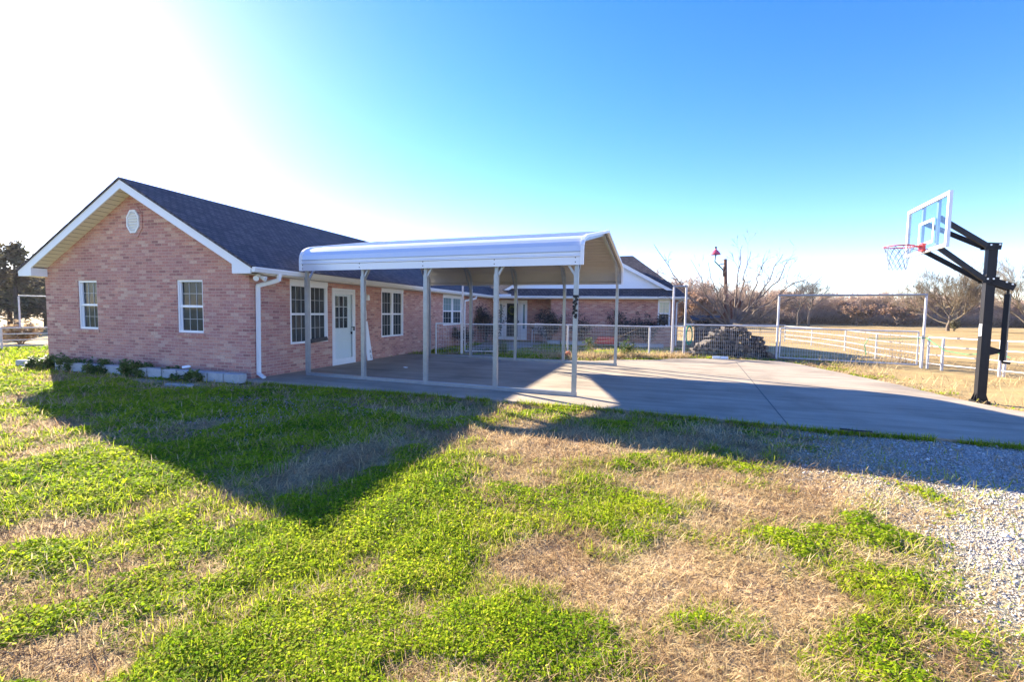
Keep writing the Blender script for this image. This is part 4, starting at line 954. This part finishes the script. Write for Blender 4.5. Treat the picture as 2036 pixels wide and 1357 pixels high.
shrub('heap of pale dry weeds behind the pasture fence left of the house', -15.6, 4.0, .75, 2.4, 1400, m='straw', lm='straw', seed=44, stems=16, size=.05, name='dry_weed_heap', cat='weed')

def dirpos(q, d): f2 = Vector((sin(YAW), cos(YAW), 0)); r2 = Vector((cos(YAW), -sin(YAW), 0)); v = Vector((CAM[0], CAM[1], 0))+f2*d+r2*(q*d); return v.x, v.y
def tree(label, x, y, h, trunk, spread, seed, kids=(7, 5, 4), base=.35, tr=.16, upw=.06, leaf=None, nleaf=0, lsize=.12, name='bare_tree', m='twig', minr=.012, limbs=7, z=-.1, cat='tree'):
    t = thing(name, label, cat, (x, y, 0)); R2 = random.Random(seed); R3 = np.random.default_rng(seed)
    tb = MB(); pts = [Vector((x, y, z))]; 
    for i in range(1, 6): pts.append(Vector((x+R2.gauss(0, .03*h*i/5), y+R2.gauss(0, .03*h*i/5), h*trunk*i/5)))
    tb.tube(pts, [tr*(1.25-.13*i) for i in range(6)], 8, cap=False); obj('trunk', tb, M['farbark'], t)
    cb = MB(); tips = []
    for k in range(limbs):
        f = base+(1-base)*(k+.5)/limbs; p = pts[0].lerp(pts[-1], f) if f < 1 else pts[-1]
        i = min(4, int(f*5)); p = pts[i].lerp(pts[i+1], f*5-i); a = k*2.4+R2.uniform(-.4, .4)
        grow(cb, p, (cos(a)*spread, sin(a)*spread, R2.uniform(.5, 1.1)), h*(1-trunk*f)*R2.uniform(.75, 1.0), tr*.5, 0, R2, .55, upw, kids, (5, 4, 3, 3), .10, minr, .55, tips)
    obj('crown', cb, M[m], t)
    if leaf:
        V, F = leafcloud(tips, nleaf, .05*h*.6, lsize, R3); npmesh('foliage', V, F, M[leaf], parent=t)
    return t
x, y = dirpos(.625, 75); tree('slender leafless tree in the pasture, left one of the close pair', x, y, 6.1, .62, .55, 3, kids=(6, 5, 3), base=.55, tr=.15, minr=.011, m='farbark')
x, y = dirpos(.648, 73); tree('slender leafless tree in the pasture, right one of the close pair, with the rounder crown', x, y, 6.9, .55, .7, 4, kids=(7, 6, 4), base=.6, tr=.16, minr=.011, m='farbark')
x, y = dirpos(.953, 56); tree('broad leafless tree alone in the dry field left of the hoop pole', x, y, 6.4, .45, 1.25, 5, kids=(10, 9, 5), base=.2, tr=.17, limbs=13, leaf='brownleaf', nleaf=300, lsize=.06, minr=.009, upw=.10, m='fieldtwig')
shrub('dark green low bush at the foot of the broad leafless field tree', x+.5, y-.3, 1.3, 1.6, 1300, m='cedar', seed=15, size=.09)
x, y = dirpos(1.125, 58); tree('broad leafless tree at the far right edge beyond the pasture', x, y, 7.2, .45, 1.1, 6, kids=(10, 8, 5), base=.2, tr=.17, limbs=12, minr=.009, upw=.10, m='fieldtwig')
for k, (q, d, h, lab) in enumerate(((.752, 86, 3.6, 'low tree still holding rust brown leaves before the far wood'), (.842, 84, 3.2, 'small dark red leafy tree before the far wood, right of the rust brown one'), (.395, 60, 3.4, 'reddish leafy tree rising behind the dark feeder shed'), (.335, 62, 3.0, 'reddish brown leafy tree just right of the brick wing'))):
    x, y = dirpos(q, d); tree(lab, x, y, h, .4, 1.0, 60+k, kids=(5, 4, 3), base=.15, tr=.12, limbs=8, leaf='brownleaf', nleaf=3200, lsize=.13, name='brown_leaved_tree')
# far wood: one mass of leafless crowns
def woodproto(seed, h, kids=(6, 5, 4)):
    R2 = random.Random(seed); mb = MB(); tips = []
    mb.tube([(0, 0, -.3), (.1, 0, h*.25), (.05, .1, h*.55)], [.16, .13, .08], 5, cap=False)
    for k in range(8):
        a = k*2.4; grow(mb, (0.05, 0, h*R2.uniform(.08, .5)), (cos(a)*.8, sin(a)*.8, 1.), h*R2.uniform(.42, .6), .06, 0, R2, .55, .08, kids, (4, 3, 3, 3), .12, .016, .55, tips)
    F = []
    for f in mb.f: F.append(f if len(f) == 4 else (f[0], f[1], f[2], f[2]))
    return np.array(mb.v), np.array(F), np.array([tuple(t) for t in tips])
def brushproto(seed, h):
    R2 = random.Random(seed); mb = MB(); tips = []
    for k in range(14):
        a = k*2.4; q = R2.uniform(0, 1.1); grow(mb, (q*cos(a), q*sin(a), -.1), (cos(a)*.5, sin(a)*.5, 1.), h*R2.uniform(.4, .7), .045, 1, R2, .6, .06, (0, 6, 5), (4, 3, 3, 3), .13, .017, .6, tips)
    return np.array(mb.v), np.array([f if len(f) == 4 else (f[0], f[1], f[2], f[2]) for f in mb.f]), np.array([tuple(t) for t in tips])
protos = [woodproto(100+k, 5.8, (7, 6, 4)) for k in range(4)]+[brushproto(120+k, 3.4) for k in range(3)]
WV, WF, LV, LF = [], [], [], []; off = 0; loff = 0; R2 = random.Random(77); R3 = np.random.default_rng(77)
def woodtree(x, y, s, sz, lf):
    global off, loff
    V, F, T = protos[R2.randrange(4) if lf >= 0 else 4+R2.randrange(3)]; lf = abs(lf); a = R2.uniform(0, 6.28); c_, s_ = cos(a)*s, sin(a)*s
    V2 = np.stack([V[:, 0]*c_-V[:, 1]*s_+x, V[:, 0]*s_+V[:, 1]*c_+y, V[:, 2]*sz], 1); WV.append(V2); WF.append(F+off); off += len(V)
    if lf:
        T2 = np.stack([T[:, 0]*c_-T[:, 1]*s_+x, T[:, 0]*s_+T[:, 1]*c_+y, T[:, 2]*sz], 1); P = T2[R3.integers(0, len(T2), lf)]+R3.normal(0, .15, (lf, 3)); P[:, 2] *= R3.uniform(.25, 1, lf)
        V3, F3 = leaves(P, .13*R3.uniform(.6, 1.4, lf), 1.2, R3, 1.3); LV.append(V3); LF.append(F3+loff); loff += len(V3)
for rowd, n, br_ in ((-2, 150, 1), (0, 100, 0), (4, 130, 1), (6, 100, 0), (10, 110, 1), (13, 90, 0)):
    for k in range(n):
        q = .24+(3.0-.24)*(k+R2.uniform(-.4, .4))/n if k > n*.55 else .24+1.05*(k+R2.uniform(-.4, .4))/(n*.55)
        d = (72+22*min(1, max(0, (q-.3)/.35))+rowd)/(1 if q < 1.1 else (q/1.1)**.8)
        x, y = dirpos(q, d); s = R2.uniform(.75, 1.15)*(1.12 if q < .42 else 1.0)
        woodtree(x, y, s, s*R2.uniform(.8, 1.05), (-1 if br_ else 1)*((520 if br_ else 300) if R2.random() < .5 else 60))
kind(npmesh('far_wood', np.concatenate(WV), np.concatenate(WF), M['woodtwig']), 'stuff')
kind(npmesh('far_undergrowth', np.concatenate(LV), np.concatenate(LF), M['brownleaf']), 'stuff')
# dark evergreens left of the house
def cedar(label, x, y, h, wd, seed, n, m='cedar', conical=True, name='cedar_tree'):
    t = thing(name, label, 'tree', (x, y, 0)); R2 = random.Random(seed); R3 = np.random.default_rng(seed)
    obj('trunk', MB().tube([(x, y, -.1), (x+.05, y, h*.5), (x, y, h*.97)], [.16, .10, .015], 8, cap=False), M['farbark'], t)
    mb = MB(); tips = []
    for k in range(46):
        f = (k+.5)/46; z = h*(.06+.92*f); r = wd/2*((1-f)**.8 if conical else (1-f*f)**.6)*R2.uniform(.6, 1.15)+.12; a = k*2.4+R2.uniform(-.5, .5)
        grow(mb, (x, y, z), (cos(a), sin(a), .35), r, .03, 1, R2, .5, .05, (0, 4, 3), (4, 4, 3, 3), .08, .006, .5, tips)
    obj('branches', mb, M['farbark'], t)
    V, F = leafcloud(tips, n, .06*wd*.5+.05, .075, R3, 1.2, 1.7); npmesh('crown', V, F, M[m], parent=t)
for k, (q, d, h, wd, lab, m, con) in enumerate(((-1.085, 27, 5.0, 3.2, 'pointed dark cedar rising above the other trees left of the house', 'cedar', True), (-1.16, 29, 3.3, 3.6, 'dark rounded evergreen at the far left edge', 'cedar', False), (-1.02, 30, 3.7, 3.4, 'dark evergreen tangled with brown leaves beside the left corner of the house', 'cedar', False), (-1.10, 32, 3.5, 4.0, 'brown-leaved tree behind the pointed cedar', 'brownleaf', False), (-.95, 31, 3.6, 3.4, 'dark evergreen hidden behind the left corner of the house', 'cedar', False), (-1.30, 30, 4.4, 3.6, 'dark evergreen just beyond the far left edge', 'cedar', False))):
    x, y = dirpos(q, d); cedar(lab, x, y, h, wd, 80+k, 5200, m, con, 'cedar_tree' if m == 'cedar' else 'brown_leaved_tree')

# ------------------------------------------------------------------ lawn plants and gravel stones
def polar(n, a, b, az0, az1, p=.4):
    u = RNG.uniform(0, 1, n); r = (u*(b**p-a**p)+a**p)**(1/p); t = RNG.uniform(az0, az1, n); return CAM[0]+r*np.cos(t), CAM[1]+r*np.sin(t), r
VA = pi/2-YAW
BLK = lambda x, y: inpoly(x, y, SLAB) | ((x > WX-.02) & (x < .01) & (y > -.02)) | inpoly(x, y, WALKWAY) | ((y > LY-.3) & (x > -1)) | ((x > -5.6) & (x < .22) & (y > -.5) & (y < 0))
def scatter(n, a, b, fn, p=.4):
    x, y, r = polar(n, a, b, VA-.93, VA+.93, p); k = (RNG.uniform(0, 1, n) < fn(x, y, r)) & ~BLK(x, y); return x[k], y[k], r[k]
fade = lambda x, y: 1-np.clip(FLDf(x, y), 0, 1)
FLDf = lambda x, y: np.maximum.reduce([sstep(13.2, 14.5, x)*sstep(1., 2.5, y), sstep(10.5, 13, y)*sstep(9, 10.5, x), sstep(22, 32, y)])
# clover
gfun = lambda x, y, r: sstep(.30, .85, gmap(x, y))*(1-sstep(.15, .6, rmap(x, y)))*fade(x, y)
x, y, r = scatter(720000, 1.5, 24, gfun)
s = .0076*(np.maximum(r, 2.2)/2.4)**.72*RNG.uniform(.6, 1.35, len(x)); hg = sstep(.4, .9, gmap(x, y))
z = hgt(x, y)+(.006+.038*hg*RNG.uniform(.1, 1, len(x))*(.6+.8*fbm(x, y, 5., 61, 2)))
V, F = leaves(np.stack([x, y, z], 1), s, .62, RNG, 1.0)
tone = np.clip(.42+.9*(fbm(x, y, 2.2, 41, 3)-.5)+RNG.normal(0, .20, len(x)), 0, 1)
kind(npmesh('clover', V, F, M['clover'], rnd=np.repeat(tone, 4)), 'stuff')
def blades(x, y, r, l, wd, flop, m, name, tone, curl=.5, lift=0.):
    n = len(x); az = RNG.uniform(0, 2*pi, n); d = np.stack([np.cos(az), np.sin(az), np.zeros(n)], 1); s = np.stack([-np.sin(az), np.cos(az), np.zeros(n)], 1)
    b = np.stack([x, y, hgt(x, y)-.004+lift], 1); el = np.clip(RNG.normal(flop, .35, n), .05, 1.5); k = RNG.normal(0, curl, n)
    up_ = np.array([0, 0, 1.]); pts = [b]
    for i in range(3):
        e = el-i*.38*np.abs(k)*1.3; dd = d*np.cos(e)[:, None]+up_*np.sin(e)[:, None]+s*(k*.35*i)[:, None]
        pts.append(pts[-1]+dd*(l/3)[:, None])
    V = np.stack([q for i, p in enumerate(pts) for q in (p-s*(wd*(1, .9, .7, .15)[i])[:, None], p+s*(wd*(1, .9, .7, .15)[i])[:, None])], 1)
    base = (np.arange(n)*8)[:, None]; F = np.concatenate([base+np.array([[2*i, 2*i+1, 2*i+3, 2*i+2]]) for i in range(3)], 0)
    V[:, :, 2] = np.maximum(V[:, :, 2], (hgt(x, y)+.002)[:, None])
    return kind(npmesh(name, V.reshape(-1, 3), F, M[m], rnd=np.repeat(tone, 8)), 'stuff')
# dormant grass
dfun = lambda x, y, r: np.clip(1.05-sstep(.36, .95, gmap(x, y))*.72, 0, 1)*(1-.86*sstep(.1, .85, rmap(x, y)))*fade(x, y)
x, y, r = scatter(360000, 1.5, 22, dfun)
sc = (np.maximum(r, 2.2)/2.4)**.62
blades(x, y, r, .060*sc**.6*RNG.uniform(.5, 1.5, len(x)), .0019*sc**1.25*RNG.uniform(.7, 1.3, len(x)), .55, 'thatch', 'dry_grass', np.clip(.45+.8*(fbm(x, y, 1.7, 52, 3)-.5)+.5*(fbm(x, y, 6., 58, 2)-.5)+RNG.normal(0, .22, len(x)), 0, 1), curl=.75)
# green grass blades mixed in the transitions
bfun = lambda x, y, r: (sstep(.22, .5, gmap(x, y))*(.25+.9*sstep(.5, .7, fbm(x, y, 1.5, 91, 3))))*(1-.8*sstep(.15, .6, rmap(x, y)))*fade(x, y)
x, y, r = scatter(260000, 1.5, 22, bfun)
sc = (np.maximum(r, 2.2)/2.4)**.62
blades(x, y, r, .060*sc**.6*RNG.uniform(.5, 1.4, len(x)), .0017*sc**1.25*RNG.uniform(.7, 1.3, len(x)), .85, 'blade', 'green_grass', np.clip(RNG.normal(.5, .25, len(x)), 0, 1), curl=.4)
# small purple weed flowers in the shaded lawn
x = RNG.normal(2.3, 1.3, 900); y = RNG.normal(-2.0, .8, 900); k = (fbm(x, y, 1.6, 71, 2) > .5) & ~BLK(x, y); x, y = x[k], y[k]
V, F = leaves(np.stack([x, y, hgt(x, y)+RNG.uniform(.04, .09, len(x))], 1), .010, .8, RNG); M['petal'] = mat('purple_petal', (.42, .22, .50), .7)
kind(npmesh('weed_flowers', V, F, M['petal']), 'stuff')
R2 = random.Random(15); rb = MB()
for k in range(7): rb.box((-.95+.10*k+R2.uniform(-.02, .02), -1.02+R2.uniform(-.06, .06), -.02), (R2.uniform(.08, .14), R2.uniform(.05, .10), .05), R=Matrix.Rotation(R2.uniform(0, 3), 3, 'Z') @ Matrix.Rotation(R2.uniform(-.2, .2), 3, 'X'))
tag(obj('concrete_rubble', rb, M['block']), 'patch of broken pale concrete lying in the grass in front of the block edging', 'rubble')
tag(obj('wire_loop', MB().tube([(10.75, -.60, .01), (10.6, -.72, .03), (10.75, -.80, .04), (10.95, -.74, .03), (11.0, -.62, .015)], .008, 6), M['black']), 'bent black wire loop lying on the front edge of the concrete drive', 'wire')
# grass creeping over the front edge of the slab
n = 9000; x = RNG.uniform(.1, 12.6, n); y = np.interp(x, [p[0] for p in SLAB[:5]], [p[1] for p in SLAB[:5]])-.02-np.abs(RNG.normal(0, .05, n)); k = fbm(x, y, 2.2, 23, 3) > .42; x, y = x[k], y[k]
blades(x, y, x, RNG.uniform(.05, .13, len(x)), RNG.uniform(.0025, .005, len(x)), .95, 'blade', 'edge_grass', np.clip(RNG.normal(.35, .25, len(x)), 0, 1), curl=.5)
# straw tussocks along the courtyard fence
n = 9000; u = RNG.uniform(0, 1, n); fx = np.interp(u, [0, .25, .6, .85, 1], [5.0, 6.3, 7.9, 8.9, 9.6]); fy = np.interp(u, [0, .25, .6, .85, 1], [7.5, 8.1, 8.75, 9.55, 9.75])
x = fx+RNG.normal(0, .15, n); y = fy+RNG.normal(0, .24, n); k = ~inpoly(x, y+.10, SLAB) & (fbm(x, y, 2.3, 13, 2) > .38); x, y = x[k], y[k]
blades(x, y, x, RNG.uniform(.12, .34, len(x)), RNG.uniform(.004, .008, len(x)), .9, 'thatch', 'straw_tussock', np.clip(RNG.normal(.6, .22, len(x)), 0, 1), curl=.6)
# dry pasture tufts beyond the fences
ffun = lambda x, y, r: FLDf(x, y)*sstep(.3, .6, fbm(x, y, .5, 19, 3))
x, y, r = scatter(70000, 8, 55, ffun, .9)
blades(x, y, r, RNG.uniform(.10, .26, len(x))*(1+.012*r), .004*(r/10)**.8*RNG.uniform(.7, 1.4, len(x)), 1.0, 'thatch', 'pasture_grass', np.clip(RNG.normal(.55, .22, len(x)), 0, 1), curl=.5)
# gravel stones
sfun = lambda x, y, r: np.clip(rmap(x, y)*1.1, 0, 1)**1.3*(x > 6)*(y < 0)
x, y, r = scatter(560000, 1.7, 12, sfun, .5)
n = len(x); s = .0041*(np.maximum(r, 2.2)/2.4)**.5*np.exp(RNG.normal(0, .42, n))
OCT = np.array([(1, 0, 0), (0, 1, 0), (-1, 0, 0), (0, -1, 0), (0, 0, .7), (0, 0, -.7)]); OF = np.array([(0, 1, 4), (1, 2, 4), (2, 3, 4), (3, 0, 4), (1, 0, 5), (2, 1, 5), (3, 2, 5), (0, 3, 5)])
az = RNG.uniform(0, 6.28, n); V = OCT[None]*s[:, None, None]*RNG.uniform(.65, 1.3, (n, 6, 1))
tl = RNG.normal(0, .5, n); V = np.stack([V[..., 0]*np.cos(tl)[:, None]-V[..., 2]*np.sin(tl)[:, None], V[..., 1], V[..., 0]*np.sin(tl)[:, None]+V[..., 2]*np.cos(tl)[:, None]], -1)
V = np.stack([V[..., 0]*np.cos(az)[:, None]-V[..., 1]*np.sin(az)[:, None]+x[:, None], V[..., 0]*np.sin(az)[:, None]+V[..., 1]*np.cos(az)[:, None]+y[:, None], V[..., 2]+(hgt(x, y)+s*.25)[:, None]], -1).reshape(-1, 3)
F = (np.arange(n)[:, None, None]*6+OF[None]).reshape(-1, 3)
kind(npmesh('gravel', V, F, M['stone'], rnd=np.repeat(np.clip(RNG.normal(.5, .25, n), 0, 1), 6)), 'stuff')

# ------------------------------------------------------------------ the air
hm = bpy.data.materials.new('haze'); hm.use_nodes = True; hn = hm.node_tree; hn.nodes.clear()
ho = N(hn, 'ShaderNodeOutputMaterial'); hv = N(hn, 'ShaderNodeVolumePrincipled'); hv.inputs['Color'].default_value = (.92, .95, 1, 1); hv.inputs['Density'].default_value = .00022; hv.inputs['Anisotropy'].default_value = .3
hn.links.new(hv.outputs[0], ho.inputs['Volume'])
kind(obj('haze', MB().bx(-880, 880, -290, 1400, -3, 12), hm), 'stuff')
